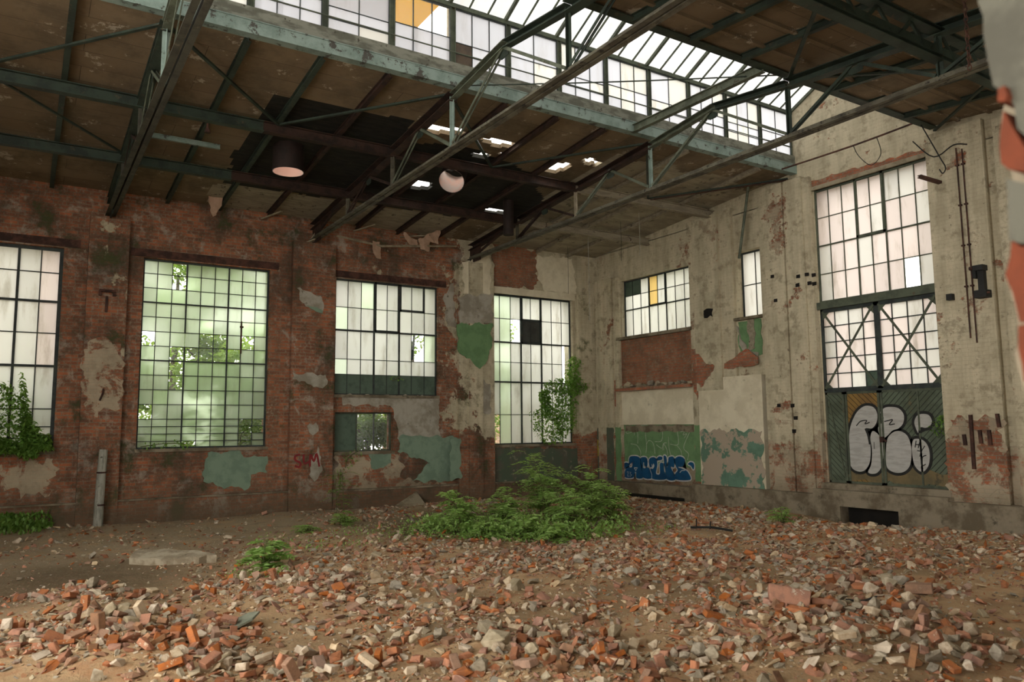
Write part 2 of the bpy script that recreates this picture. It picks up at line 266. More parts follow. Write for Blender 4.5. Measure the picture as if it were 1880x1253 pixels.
# ------------------------------------------------------------------ objects
def link(name, me, m=None, parent=None, loc=None):
    o = bpy.data.objects.new(name, me); COL.objects.link(o)
    if m:
        for k in (m if isinstance(m, (list, tuple)) else [m]): me.materials.append(MT[k])
    if parent: o.parent = parent
    if loc: o.location = loc
    return o
def empty(name, loc=(0, 0, 0), kind=None):
    o = bpy.data.objects.new(name, None); COL.objects.link(o); o.location = loc; o.empty_display_size = .2
    if kind: o['kind'] = kind
    return o
def tag(o, label, cat, group=None, kind=None):
    o['label'] = label; o['category'] = cat
    if group: o['group'] = group
    if kind: o['kind'] = kind
    return o
def struct(o): o['kind'] = 'structure'; return o
class MB:                                        # collects shapes, links them as ONE mesh
    def __init__(s): s.v = []; s.f = []; s.mi = []
    def add(s, vs, fs, mi=0):
        b = len(s.v); s.v += [tuple(p) for p in vs]; s.f += [tuple(i+b for i in f) for f in fs]; s.mi += [mi]*len(fs); return s
    def box(s, x0, x1, y0, y1, z0, z1, mi=0):
        return s.add([(x0,y0,z0),(x1,y0,z0),(x1,y1,z0),(x0,y1,z0),(x0,y0,z1),(x1,y0,z1),(x1,y1,z1),(x0,y1,z1)],
                     [(0,3,2,1),(4,5,6,7),(0,1,5,4),(1,2,6,5),(2,3,7,6),(3,0,4,7)], mi)
    def prof(s, p, q, pts, upv=(0, 0, 1), mi=0):  # extrude a 2D profile from p to q
        p = Vector(p); q = Vector(q); d = (q-p).normalized(); u = Vector(upv)
        if abs(d.dot(u)) > .98: u = Vector((0, 1, 0))
        a = d.cross(u).normalized(); c = a.cross(d)
        n = len(pts)
        vs = [p+a*x+c*y for x, y in pts]+[q+a*x+c*y for x, y in pts]
        fs = [(i, (i+1) % n, (i+1) % n+n, i+n) for i in range(n)]+[tuple(range(n-1, -1, -1)), tuple(range(n, 2*n))]
        return s.add(vs, fs, mi)
    def bar(s, p, q, w, h=None, upv=(0, 0, 1), mi=0):
        h = w if h is None else h
        return s.prof(p, q, [(-w/2,-h/2),(w/2,-h/2),(w/2,h/2),(-w/2,h/2)], upv, mi)
    def ib(s, p, q, w, h, t=.012, upv=(0, 0, 1), mi=0):   # I section
        a, b = w/2, h/2
        return s.prof(p, q, [(-a,-b),(a,-b),(a,-b+t),(t/2,-b+t),(t/2,b-t),(a,b-t),(a,b),(-a,b),(-a,b-t),(-t/2,b-t),(-t/2,-b+t),(-a,-b+t)], upv, mi)
    def ub(s, p, q, w, h, t=.012, upv=(0, 0, 1), mi=0):   # channel
        a, b = w/2, h/2
        return s.prof(p, q, [(-a,-b),(a,-b),(a,-b+t),(-a+t,-b+t),(-a+t,b-t),(a,b-t),(a,b),(-a,b)], upv, mi)
    def lb(s, p, q, w, h, t=.01, upv=(0, 0, 1), mi=0):    # angle
        return s.prof(p, q, [(0,0),(w,0),(w,t),(t,t),(t,h),(0,h)], upv, mi)
    def tube(s, pts, r, n=7, mi=0, cap=True):
        pts = [Vector(p) for p in pts]; rs = r if isinstance(r, (list, tuple)) else [r]*len(pts)
        vs = []; ref = Vector((.13, .31, .94))
        for i, p in enumerate(pts):
            d = (pts[min(i+1, len(pts)-1)]-pts[max(i-1, 0)]).normalized()
            a = d.cross(ref if abs(d.dot(ref)) < .95 else Vector((1, 0, 0))).normalized(); c = d.cross(a)
            for k in range(n):
                t = 2*PI*k/n; vs.append(p+(a*math.cos(t)+c*math.sin(t))*rs[i])
        fs = [(i*n+k, i*n+(k+1) % n, (i+1)*n+(k+1) % n, (i+1)*n+k) for i in range(len(pts)-1) for k in range(n)]
        if cap: fs += [tuple(range(n-1, -1, -1)), tuple(range((len(pts)-1)*n, len(pts)*n))]
        return s.add(vs, fs, mi)
    def build(s, name, m, parent=None, smooth=False):
        me = bpy.data.meshes.new(name); me.from_pydata(s.v, [], s.f)
        o = link(name, me, m, parent)
        if isinstance(m, (list, tuple)): me.polygons.foreach_set('material_index', s.mi)
        bm = bmesh.new(); bm.from_mesh(me); bmesh.ops.recalc_face_normals(bm, faces=bm.faces); bm.to_mesh(me); bm.free()
        if smooth: me.polygons.foreach_set('use_smooth', [True]*len(me.polygons))
        return o
def jag(pts, step=.08, amp=.02, seed=0):         # ragged outline
    r = random.Random(seed); out = []
    n = len(pts)
    for i in range(n):
        a = Vector(pts[i]); b = Vector(pts[(i+1) % n]); L = (b-a).length
        k = max(1, int(L/step)); nn = Vector((-(b-a).y, (b-a).x))/max(L, 1e-6)
        for j in range(k):
            e = amp*(r.random()*2-1)+amp*1.3*math.sin(j*.9+i*2.1+seed)
            if j == 0: e *= .4
            out.append(tuple(a+(b-a)*(j/k)+nn*e))
    return out
def cat(pts, n=6, closed=True):                  # smooth curve through points
    out = []; N = len(pts)
    rngi = range(N) if closed else range(N-1)
    for i in rngi:
        if closed: p0, p1, p2, p3 = (Vector(pts[(i+k) % N]) for k in (-1, 0, 1, 2))
        else: p0, p1, p2, p3 = (Vector(pts[min(max(i+k, 0), N-1)]) for k in (-1, 0, 1, 2))
        for j in range(n):
            t = j/n
            out.append(tuple(.5*((2*p1)+(p2-p0)*t+(2*p0-5*p1+4*p2-p3)*t*t+(3*p1-p0-3*p2+p3)*t**3)))
    if not closed: out.append(tuple(pts[-1]))
    return out
def slab_poly(mb, plane, poly, off, thick, mi=0): # polygon on a wall, given its own thickness
    def P(u, v, d): return (d, u, v) if plane == 'L' else (u, -d, v)
    n = len(poly)
    vs = [P(u, v, off+thick) for u, v in poly]+[P(u, v, off) for u, v in poly]
    fs = [tuple(range(n))]+[(i, (i+1) % n, (i+1) % n+n, i+n) for i in range(n)]
    mb.add(vs, fs, mi)
def patch(name, plane, px, m, parent, off=0.0, thick=.015, amp=.02, step=.08, label=None, world=False):
    proj = (lambda p: onL(p[0], p[1], off)) if plane == 'L' else (lambda p: onB(p[0], p[1], -off))
    pts = px if world else [proj(p) for p in px]
    mb = MB(); slab_poly(mb, plane, jag(pts, step, amp, len(px)+int(px[0][0]*7)), off-.005, thick+.005)
    o = mb.build(name, m, parent)
    if label: o['label'] = label
    return o
def ribbon(mb, plane, pts, w, off, thick=.003, mi=0, closed=False):
    pts = [Vector(p) for p in pts]; n = len(pts); Lf = []; Rt = []
    for i, p in enumerate(pts):
        a = pts[(i-1) % n] if closed else pts[max(i-1, 0)]; b = pts[(i+1) % n] if closed else pts[min(i+1, n-1)]
        d = (b-a); d = d/max(d.length, 1e-6); nn = Vector((-d.y, d.x))
        Lf.append(p+nn*w/2); Rt.append(p-nn*w/2)
    def P(u, d): return (d, u.x, u.y) if plane == 'L' else (u.x, -d, u.y)
    vs = [P(q, off) for q in Lf]+[P(q, off) for q in Rt]+[P(q, off+thick) for q in Lf]+[P(q, off+thick) for q in Rt]
    fs = []
    for i in range(n if closed else n-1):
        j = (i+1) % n
        fs += [(2*n+i, 2*n+j, 3*n+j, 3*n+i), (i, j, 2*n+j, 2*n+i), (n+i, 3*n+i, 3*n+j, n+j)]
    mb.add(vs, fs, mi)
def inside(x, y, poly):
    c = False; n = len(poly); j = n-1
    for i in range(n):
        if (poly[i][1] > y) != (poly[j][1] > y) and x < (poly[j][0]-poly[i][0])*(y-poly[i][1])/(poly[j][1]-poly[i][1])+poly[i][0]: c = not c
        j = i
    return c
# ------------------------------------------------------------------ walls
def wall_boxes(mb, plane, us, vs, opens, d0, d1):
    us = sorted(set(us+[o[k] for o in opens for k in (0, 1)])); vs = sorted(set(vs+[o[k] for o in opens for k in (2, 3)]))
    for i in range(len(us)-1):
        j = 0
        while j < len(vs)-1:
            def solid(j):
                cu, cv = (us[i]+us[i+1])/2, (vs[j]+vs[j+1])/2
                return not any(o[0] < cu < o[1] and o[2] < cv < o[3] for o in opens)
            if not solid(j): j += 1; continue
            k = j
            while k < len(vs)-1 and solid(k): k += 1
            if plane == 'L': mb.box(d0, d1, us[i], us[i+1], vs[j], vs[k])
            else: mb.box(us[i], us[i+1], d0, d1, vs[j], vs[k])
            j = k
W1 = (-17.62, -14.76, 1.57, 5.97); W2 = (-13.17, -10.30, 1.57, 5.94); W3 = (-8.60, -5.63, 2.86, 5.91)
SW = (-8.58, -6.96, 1.39, 2.41); W4 = (-3.85, -0.95, 1.48, 5.91)
W5 = (1.26, 4.15, 4.66, 6.40); W6 = (5.76, 6.62, 4.70, 6.42); W7 = (8.17, 10.88, .66, 7.40)
mb = MB(); wall_boxes(mb, 'L', [-23, .5], [-.6, 7.42], [W1, W2, W3, SW, W4], -.45, 0)
wl = struct(mb.build('wall_left', 'wall_left'))
def piece(name, parent, m, *b):
    q = MB()
    for x in b: q.box(*x)
    return q.build(name, m, parent)
for y0, y1 in ((-14.3, -13.5), (-9.78, -8.68)):
    piece('pilaster', wl, 'wall_left', (-.02, .16, y0, y1, -.5, 6.72))
piece('pilaster', wl, 'wall_left', (-.02, .16, -5.06, -3.9, -.5, 6.72), (-.02, .20, -4.75, -4.3, 0, 6.72))
piece('pilaster', wl, 'wall_left', (-.02, .16, -.85, .05, -.5, 6.1), (-.02, .10, -.42, .05, -.5, 7.2))
piece('base_course', wl, 'wall_left', (-.02, .09, -23, -14.3, -.6, .46), (-.02, .12, -13.5, -9.78, -.6, .47), (-.02, .12, -8.68, -5.06, -.6, .42), (-.02, .1, -3.9, -.85, -.6, .42))
piece('base_ledge', wl, 'concrete', (.0, .13, -23, -14.3, .44, .475), (.0, .15, -13.5, -9.78, .455, .49), (.0, .15, -8.68, -5.06, .40, .44), (.0, .13, -3.9, -.85, .40, .43))
for y0, y1, z in ((-18, -14.45, 6.0), (-13.45, -10.1, 5.96), (-8.75, -5.4, 5.93)):
    struct(piece('trim_1', None, 'rust', (-.2, .035, y0, y1, z, z+.17)))
struct(piece('trim_2', None, 'cream', (-.3, .02, -3.95, -.85, 5.91, 6.12)))
for w in (W1, W2, W3, SW, W4):                   # sloping sills
    struct(piece('trim_3', None, 'concrete', (-.44, .045, w[0]-.03, w[1]+.03, w[2]-.07, w[2]+.004)))
# end wall
mb = MB(); wall_boxes(mb, 'B', [-.45, 19.15], [-.6, 7.42], [W5, W6, W7], 0, .45)
mb.add([(x, y, z) for y in (0, .45) for x, z in ((-.4,7.4),(0,7.46),(7.62,8.1),(7.62,9.5),(9.35,10.4),(11.08,9.5),(11.08,8.1),(18.7,7.46),(19.1,7.4))],
       [tuple(range(9)), tuple(range(17, 8, -1))]+[(i, i+9, (i+1) % 9+9, (i+1) % 9) for i in range(9)])
wb = struct(mb.build('wall_back', 'wall_back'))
piece('pilaster', wb, 'wall_back', (0.1, 1.22, -.10, .02, -.5, 6.55), (0.1, .95, -.17, .02, -.5, 6.55), (.3, .62, -.24, .02, -.5, 6.55), (1.05, 1.2, -.14, .02, 1.95, 6.45))
piece('pilaster', wb, 'wall_back', (4.2, 5.72, -.10, .02, -.5, 7.6), (4.42, 5.32, -.17, .02, 2.9, 7.55))
piece('pilaster', wb, 'wall_back', (6.66, 8.14, -.14, .02, -.5, 7.75), (6.85, 7.42, -.20, .02, -.5, 7.8), (7.48, 7.96, -.19, .02, -.5, 7.8))
piece('pilaster', wb, 'wall_back', (10.91, 12.0, -.15, .02, -.5, 7.8), (12.2, 13.0, -.15, .02, -.5, 7.7), (13.2, 14.4, -.05, .02, -.5, 7.5))
piece('infill_panel', wb, 'cream', (4.45, 6.55, -.15, .02, .33, 3.22))['label'] = 'cream plaster panel above the dado'
piece('brick_infill', wb, 'infill', (1.22, 4.19, -.03, .02, 3.2, 4.6))['label'] = 'orange brick infill under the window'
piece('plaster_panel', wb, 'cream', (1.22, 4.19, -.06, .02, 2.02, 3.02))
piece('window_ledge', wb, 'concrete', (1.14, 4.24, -.16, .05, 4.57, 4.66))
piece('ledge', wb, 'bare', (1.12, 4.2, -.2, .02, 3.02, 3.12))
piece('window_ledge', wb, 'concrete', (5.72, 6.66, -.12, .05, 4.63, 4.70))
piece('lintel', wb, 'wood', (7.75, 10.95, -.06, .05, 7.41, 7.50))['label'] = 'rust-stained lintel over the tall window'
struct(piece('trim_4', None, 'concrete', (-.4, 4.3, -.34, .02, -.6, .36), (4.3, 8.0, -.36, .02, -.6, .45), (8.0, 8.66, -.36, .02, -.6, .57), (9.98, 11.0, -.36, .02, -.6, .57), (8.66, 9.98, -.36, .02, .23, .57), (11.0, 18.7, -.37, .02, -.6, .50)))
struct(piece('trim_5', None, 'dark', (8.66, 9.98, -.06, .015, -.6, .23)))
struct(piece('trim_6', None, 'dark', (1.4, 4.0, -.345, -.3, -.03, .06)))
struct(piece('trim_7', None, 'concrete', (8.1, 10.95, -.16, .12, .5, .70)))
struct(piece('wall_front_added', None, 'wall_back', (-.45, 9.6, -19.9, -19.5, -.6, 7.5)))  # unseen wall added behind the camera to keep daylight off the long wall
struct(piece('ceiling', None, 'concrete', (18.6, 24.5, -23, -6, 5.3, 5.5)))  # unseen roof added over the camera to shade the broken jamb and right floor
struct(piece('wall_aisle_added', None, 'wall_back', (24.2, 24.6, -23, -6, 1.2, 5.4)))  # unseen wall added beyond that roof, also to cut light on the foreground
# right wall: only its broken end beside the camera is in view
mb = MB(); wall_boxes(mb, 'L', [-13.3, .4], [-.6, 7.45], [(-3.85, -.95, 2.5, 5.9)], 18.75, 19.15); wr = struct(mb.build('wall_right', 'wall_back'))
def endpiece(name, px, m, y, depth=.5, amp=.006):
    pts = jag([onB(a, b, y) for a, b in px], .03, amp, int(px[0][1])); n = len(pts)
    q = MB(); q.add([(u, y, v) for u, v in pts]+[(u, y+depth, v) for u, v in pts], [tuple(range(n)), tuple(range(2*n-1, n-1, -1))]+[(i, (i+1) % n, (i+1) % n+n, i+n) for i in range(n)])
    return q.build(name, m, wr)
endpiece('broken_plaster', [(1803,-60),(1808,60),(1812,110),(1822,160),(1846,168),(1858,196),(1866,238),(1930,262),(1990,262),(1990,-60)], 'jambgrey', -13.86)
endpiece('broken_brick', [(1832,163),(1842,158),(1850,175),(1845,186),(1834,186)], 'jambred', -13.88, .3, .003)
endpiece('broken_brick', [(1842,204),(1850,207),(1858,240),(1880,268),(1960,260),(1960,330),(1850,312),(1836,300),(1841,240)], 'jambred', -13.87, .4)
endpiece('broken_brick', [(1848,325),(1960,330),(1960,440),(1875,450),(1856,440),(1850,390)], 'jambgrey', -13.86, .4)
endpiece('broken_brick', [(1856,442),(1875,450),(1960,440),(1960,590),(1868,592),(1858,540),(1856,470)], 'jambred', -13.85, .4)
endpiece('broken_brick', [(1869,596),(1960,590),(1990,720),(1876,700),(1872,640)], 'jambred', -13.85, .4)
endpiece('broken_core', [(1846,150),(1990,150),(1990,760),(1882,740),(1866,560),(1858,420),(1850,300)], 'concrete', -13.7, .5)
endpiece('broken_core', [(1885,640),(2100,640),(2100,1700),(1960,1700),(1940,1200),(1895,800)], 'concrete', -13.72, .5)
# ------------------------------------------------------------------ wall coats and paint
def LP(px, m, label=None, amp=.025, thick=.014, off=0.0, name='plaster_patch'): return patch(name, 'L', px, m, wl, off, thick, amp, .07, label)
def BP(px, m, label=None, amp=.02, thick=.014, off=0.0, name='plaster_patch'): return patch(name, 'B', px, m, wb, off, thick, amp, .07, label)
LP([(382,832),(440,828),(448,840),(490,838),(491,868),(462,872),(455,898),(400,893),(372,884),(376,856)], 'sea', 'sea green paint patch under the large window')
LP([(152,640),(180,622),(222,632),(228,700),(220,752),(190,748),(176,778),(158,760),(150,700)], 'whitebrick', 'whitewashed patch on the left pilaster', off=.16, amp=.04, thick=.006)
LP([(616,836),(735,832),(740,880),(838,888),(838,908),(616,918)], 'whitebrick', 'pale dusty brick foot', amp=.05, thick=.006)
LP([(5,850),(100,842),(96,900),(40,915),(0,890)], 'whitebrick', 'pale dusty patch of brick', amp=.06, thick=.006)
LP([(545,530),(566,535),(592,546),(592,574),(580,571),(560,563)], 'greyplaster', None, off=.16)
LP([(562,560),(592,570),(592,576),(580,573)], 'sea', 'small green paint patch', off=.172, amp=.01)
LP([(537,685),(598,688),(602,700),(592,712),(575,712),(560,700),(538,697)], 'greyplaster', off=.16)
LP([(568,778),(580,776),(584,790),(574,800),(567,795)], 'greyplaster', off=.16)
LP([(570,855),(582,820),(590,840),(588,870),(578,884),(566,872)], 'greyplaster', off=.16)
LP([(628,726),(805,728),(806,820),(735,818),(722,752),(716,745),(628,745)], 'greyplaster')
LP([(748,737),(805,733),(803,800),(790,806),(762,800),(746,760)], 'greyplaster', thick=.02)
LP([(735,800),(838,803),(838,880),(812,884),(756,884),(772,868),(790,850),(730,830)], 'sea', 'sea green dado patch by the pilaster', thick=.022)
LP([(676,835),(718,831),(718,850),(703,860),(682,860)], 'sea', 'small green patch under the small opening')
LP([(815,540),(832,520),(836,600),(820,600)], 'greyplaster')
LP([(842,545),(902,540),(903,595),(842,597)], 'greyplaster', off=.16, thick=.043)
LP([(838,596),(902,594),(901,640),(895,660),(880,678),(868,668),(852,655),(840,640)], 'green', 'green paint patch on the corner pilaster', off=.16, thick=.046)
LP([(860,700),(885,697),(900,705),(900,760),(878,758),(862,745)], 'greyplaster', off=.16)
LP([(848,482),(900,470),(900,540),(852,540)], 'cream', off=.16)
LP([(985,470),(1050,475),(1058,540),(1000,535),(985,510)], 'cream', thick=.02)
LP([(906,822),(1060,824),(1066,882),(906,886)], 'dado', 'dark green dado under the ivy window', amp=.015)
LP([(826,806),(845,806),(846,880),(826,884)], 'sea', off=.16, thick=.02)
LP([(905,440),(985,462),(988,500),(980,530),(905,530)], 'infill', amp=.05)
# corner dado and end wall
def BW(name, x0, x1, z0, z1, m, off, label=None, thick=.012, amp=.012): return patch(name, 'B', [(x0,z0),(x1,z0),(x1,z1),(x0,z1)], m, wb, off, thick, amp, .08, label, world=True)
BW('dado_paint', .12, .94, .3, 1.94, 'dado', .17, 'dark stained dado in the corner')
BW('dado_paint', .96, 1.2, .3, 1.96, 'green', .105, 'green painted dado strip')
BW('dado_paint', 1.24, 4.18, .86, 2.03, 'green', .0, 'green painted panel with graffiti')
BW('dado_paint', 4.21, 4.43, .5, 2.0, 'green', .10)
BW('dado_paint', 1.3, 4.12, 1.82, 2.0, 'concrete', .012, 'dirty grey band above the green panel', .006)
BW('peeling_paint', 4.5, 6.5, .4, 1.86, 'peelgreen', .15, 'peeling sea green dado', .012, .03)
BW('green_paint_patch', 5.78, 6.5, 3.72, 4.6, 'green', .0, 'green paint below the narrow window', .012, .02)
BP([(1392,655),(1370,640),(1345,660),(1330,668),(1330,678),(1375,672),(1392,668)], 'bare', off=.10, name='broken_brick_band')
BP([(1278,650),(1290,655),(1300,668),(1315,672),(1308,690),(1290,712),(1276,695),(1283,670)], 'bare', 'red brick showing through the plaster', off=.10, thick=.08)
BW('dark_joint', 4.40, 4.45, .42, 3.1, 'concrete', .10, 'dark open joint beside the dado panel', .004, .008)
BW('dark_joint', 6.56, 6.63, .42, 3.3, 'dark', .0, 'dark open joint at the edge of the dado panel', .004, .008)
BP([(1270,640),(1282,642),(1286,700),(1280,735),(1271,700)], 'bare', off=.10, thick=.012)
BP([(1352,598),(1372,640),(1395,648),(1393,668),(1368,662)], 'greyplaster', off=.0, thick=.03)
BP([(1128,700),(1136,698),(1138,750),(1128,745)], 'bare', off=.10)
BP([(1745,770),(1840,770),(1846,905),(1760,910),(1744,900)], 'whitebrick', 'whitewashed brick foot of the pilaster', off=.15, thick=.01, amp=.05)
BP([(1725,546),(1732,543),(1744,700),(1736,704)], 'whitebrick', off=.0)
BP([(1478,338),(1560,312),(1640,290),(1700,272),(1701,282),(1600,311),(1530,332),(1480,347)], 'bare', off=.0, thick=.02, amp=.015)
for a in ([(1372,588),(1385,586),(1387,640),(1376,645)],): BP(a, 'pale', off=.014)
for (x, y) in ((1465,508),(1481,504),(1494,505),(1464,524),(1486,520),(1495,521),(1418,508),(1301,575),(1082,590),(1424,552),(1430,745),(1455,745),(1461,768),(1458,792)):
    u, v = onB(x, y, -.2); BW('putlog_hole', u-.05, u+.05, v-.04, v+.04, 'dark', .195, 'dark hole knocked in the wall', .012, .01)
u, v = onB(1301, 576, -.17); BW('putlog_hole', u-.16, u+.16, v-.1, v+.1, 'dark', .17, None, .008, .03)
u, v = onB(1083, 592, -.17); BW('putlog_hole', u-.14, u+.1, v-.17, v+.17, 'dark', .235, None, .012, .04)
BP([(1072,800),(1082,798),(1083,820),(1074,815)], 'yellowpaint', off=.183, thick=.004, name='paint_splash')
BP([(1090,812),(1099,808),(1100,838),(1092,840)], 'yellowpaint', off=.183, thick=.004, name='paint_splash')
# ------------------------------------------------------------------ graffiti
def Z4(p): return onB(1500+p[0]/3.579, 660+p[1]/3.579, .05)
def Z5(p): return onB(1120+p[0]/8.95, 760+p[1]/8.95, -.013)
def grow(poly, d):
    n = len(poly); A = sum(poly[i][0]*poly[(i+1) % n][1]-poly[(i+1) % n][0]*poly[i][1] for i in range(n)); s = 1 if A > 0 else -1
    out = []
    for i in range(n):
        a = Vector(poly[i-1]); b = Vector(poly[(i+1) % n]); t = (b-a); t = t/max(t.length, 1e-6)
        out.append((poly[i][0]+s*t.y*d, poly[i][1]-s*t.x*d))
    return out
RE = [[(325,305),(375,315),(400,360),(395,415),(365,455),(322,458),(348,520),(357,600),(350,680),(320,728),(280,740),(235,718),(212,660),(209,560),(220,450),(250,370),(285,325)],
      [(368,472),(405,492),(432,540),(440,620),(430,700),(402,745),(365,755),(338,740),(358,690),(364,600),(352,520)],
      [(485,312),(540,322),(574,365),(570,420),(540,455),(500,470),(470,500),(440,518),(412,490),(404,450),(425,420),(440,385),(418,350),(445,320)],
      [(505,478),(550,472),(595,500),(620,560),(625,640),(610,708),(570,743),(515,746),(470,722),(456,680),(456,600),(466,520)],
      [(700,358),(740,368),(760,408),(745,440),(715,452),(690,448),(672,458),(668,486),(650,450),(642,410),(660,370)],
      [(640,525),(690,527),(728,560),(745,620),(740,690),(712,735),(680,738),(645,700),(630,640),(626,570)]]
# ------------------------------------------------------------------ windows
def window(name, plane, w, cols, rows, pane, heavy_c=(), heavy_r=(), d=-.14, thin=.016, fat=.032, fm='frame', outer=.04, skip=()):
    root = empty(name, ((d, (w[0]+w[1])/2, w[2]) if plane == 'L' else ((w[0]+w[1])/2, -d, w[2])), 'structure')
    def bx(q, u0, u1, v0, v1, a, b, mi=0):
        if plane == 'L': q.box(d+a, d+b, u0, u1, v0, v1, mi)
        else: q.box(u0, u1, -d-b, -d-a, v0, v1, mi)
    U = [w[0]+(w[1]-w[0])*c for c in cols]; V = [w[3]-(w[3]-w[2])*r for r in rows]
    fr = MB()
    for u0, u1, v0, v1 in ((w[0], w[0]+outer, w[2], w[3]), (w[1]-outer, w[1], w[2], w[3]), (w[0]+outer, w[1]-outer, w[3]-outer, w[3]), (w[0]+outer, w[1]-outer, w[2], w[2]+outer)):
        bx(fr, u0, u1, v0, v1, -.03, .03)
    for i, u in enumerate(U[1:-1], 1):
        h = fat if i in heavy_c else thin; e = .025 if i in heavy_c else .014
        segs = [(w[2], w[3])]
        for s in skip:
            if s[0] == i: segs = [(w[2], V[s[2]]), (V[s[1]], w[3])]
        for a, b in segs: bx(fr, u-h/2, u+h/2, a, b, -e, e)
    for j, v in enumerate(V[1:-1], 1):
        h = fat if j in heavy_r else thin; e = .028 if j in heavy_r else .012
        bx(fr, w[0], w[1], v-h/2, v+h/2, -e, e)
    def mv(o):
        o.parent = root; o.matrix_parent_inverse = Matrix.Translation(root.location).inverted(); return o
    mats = []; pn = MB()
    for i in range(len(U)-1):
        for j in range(len(V)-1):
            k = pane(i, j)
            if k is None: continue
            if k not in mats: mats.append(k)
            g = .004
            bx(pn, U[i]+g, U[i+1]-g, V[j+1]+g, V[j]-g, -.003, .003, mats.index(k))
    mv(fr.build('frame', fm)); mv(pn.build('panes', mats))
    return root, U, V, bx, mv
def ev(n): return [i/n for i in range(n+1)]
r_ = random.Random(3)
z1 = [onL(110, y)[1] for y in (455, 500, 552, 609, 668, 745, 777, 797, 821)]
window('window_1', 'L', W1, ev(7), [(z1[0]-z)/(z1[0]-z1[-1]) for z in z1], lambda i, j: 'g_pink' if (i == 6 and j < 4) else 'g_white', (3, 5), (2, 4), fat=.05, thin=.022, outer=.07)
hh = 1/13.0
clear2 = {(0,5),(2,0),(2,1),(2,6),(3,6),(4,6),(5,6),(6,6),(7,5),(0,10),(2,8),(7,11),(8,11),(7,12),(8,12),(3,14),(7,14),(7,13),(5,5),(4,5),(2,7)}
mid2 = {(c, r) for c in (3, 4, 5) for r in range(7, 15)}|{(6,7),(6,8),(6,9),(1,2),(2,2),(7,3),(4,4)}
root, U, V, bx, mv = window('window_2', 'L', W2, ev(9), [i*hh for i in range(12)]+[11*hh+k*hh/2 for k in (1, 2, 3, 4)],
    lambda i, j: 'g_clear' if (i, j) in clear2 else ('g_clearer' if (i, j) in mid2 or r_.random() < .12 else 'g_green'), (3, 6), (3, 7), skip=((3, 5, 6),))
q = MB(); bx(q, U[7]-.012, U[7]+.02, V[6]-.1, V[4]+.02, -.02, .035); bx(q, U[7]-.03, U[7]+.05, V[5]+.2, V[5]+.24, -.02, .03); mv(q.build('latch', 'rust'))
z3 = [5.91, 5.17, 4.56, 3.8, 3.4, 2.86]
root, U, V, bx, mv = window('window_3', 'L', W3, [0, .125, .25, .375, .5, .62, .745, .875, 1], [(5.91-z)/(5.91-2.86) for z in z3],
    lambda i, j: 'p_green' if j == 4 else ('g_clear' if (i, j) == (6, 2) else ('g_green' if r_.random() < .12 else 'g_white')), (3, 5), (2,), fat=.045)
q = MB()
for a, b, c, e in ((U[5], U[7], V[1], V[0]), (U[3], U[5], V[2], V[0])):
    for u0, u1, v0, v1 in ((a, a+.05, c, e), (b-.05, b, c, e), (a, b, c, c+.05), (a, b, e-.05, e)): bx(q, u0, u1, v0, v1, .0, .045)
q.prof((-.05, U[6]-.02, V[3]+.05), (-.3, U[6]+.16, V[2]-.02), [(-.03,-.02),(.03,-.02),(.03,.02),(-.03,.02)]); mv(q.build('vent_sash', 'frame'))
root, U, V, bx, mv = window('window_4', 'L', SW, [0, .40, .70, 1], [0, 1], lambda i, j: 'g_clear' if i else 'p_green', (1, 2), d=-.2, fm='framegreen')
r4 = [0, .125, .23, .325, .415, .69, 1.0]
z4 = [onL(905, y)[1] for y in (538, 582, 626, 663, 700, 761, 817)]
def p4(i, j):
    if (i, j) in ((3, 1), (4, 1)): return 'p_grey'
    if (i, j) in ((0, 5), (2, 1), (7, 2), (7, 3)): return 'g_clear'
    return 'g_white' if i > 1 or r_.random() < .3 else 'g_green'
c4 = [(onL(x, 545)[0]-W4[0])/(W4[1]-W4[0]) for x in (905, 921, 941, 960, 978, 997, 1016, 1034, 1051)]; c4[0] = 0; c4[-1] = 1
root, U, V, bx, mv = window('window_5', 'L', W4, c4, [(z4[0]-z)/(z4[0]-z4[-1]) for z in z4], p4, (3, 5), (2, 4), fat=.045)
q = MB()
for u0, u1, v0, v1 in ((U[3], U[3]+.05, V[2], V[0]), (U[5]-.05, U[5], V[2], V[0]), (U[3], U[5], V[2], V[2]+.05), (U[3], U[5], V[1]-.03, V[1]+.03)): bx(q, u0, u1, v0, v1, 0, .045)
mv(q.build('vent_sash', 'frame'))
root, U, V, bx, mv = window('window_6', 'B', W5, ev(8), [0, .27, .52, 1], lambda i, j: 'p_green' if i < 2 and j == 0 else ('g_yellow' if i == 3 and j < 2 else 'g_white'), (3, 5), (2,), d=-.14, thin=.018)
q = MB()
for u0, u1, v0, v1 in ((U[3], U[3]+.04, V[2], V[0]), (U[5]-.04, U[5], V[2], V[0]), (U[3], U[5], V[2], V[2]+.04), (U[3], U[5], V[0]-.04, V[0])): bx(q, u0, u1, v0, v1, 0, .04)
mv(q.build('vent_sash', 'frame'))
window('window_7', 'B', W6, ev(2), ev(2), lambda i, j: 'g_white', d=-.25, thin=.022)
WW = (W7[0], W7[1], 4.76, 7.40)
root, U, V, bx, mv = window('window_8', 'B', WW, ev(8), ev(4), lambda i, j: 'g_clear' if (i, j) == (6, 3) else ('g_pink' if r_.random() < .6 else 'g_white'), (3, 5), (2,), d=-.05, thin=.02, fat=.03, fm='framegreen')
q = MB()
for u0, u1, v0, v1 in ((U[3], U[3]+.05, V[2], V[0]), (U[5]-.05, U[5], V[2], V[0]), (U[3], U[5], V[2], V[2]+.05), (U[3], U[5], V[0]-.04, V[0])): bx(q, u0, u1, v0, v1, 0, .045)
mv(q.build('vent_sash', 'framegreen'))
struct(piece('trim_8', None, 'framegreen', (8.02, 10.98, -.07, .12, 4.60, 4.76)))
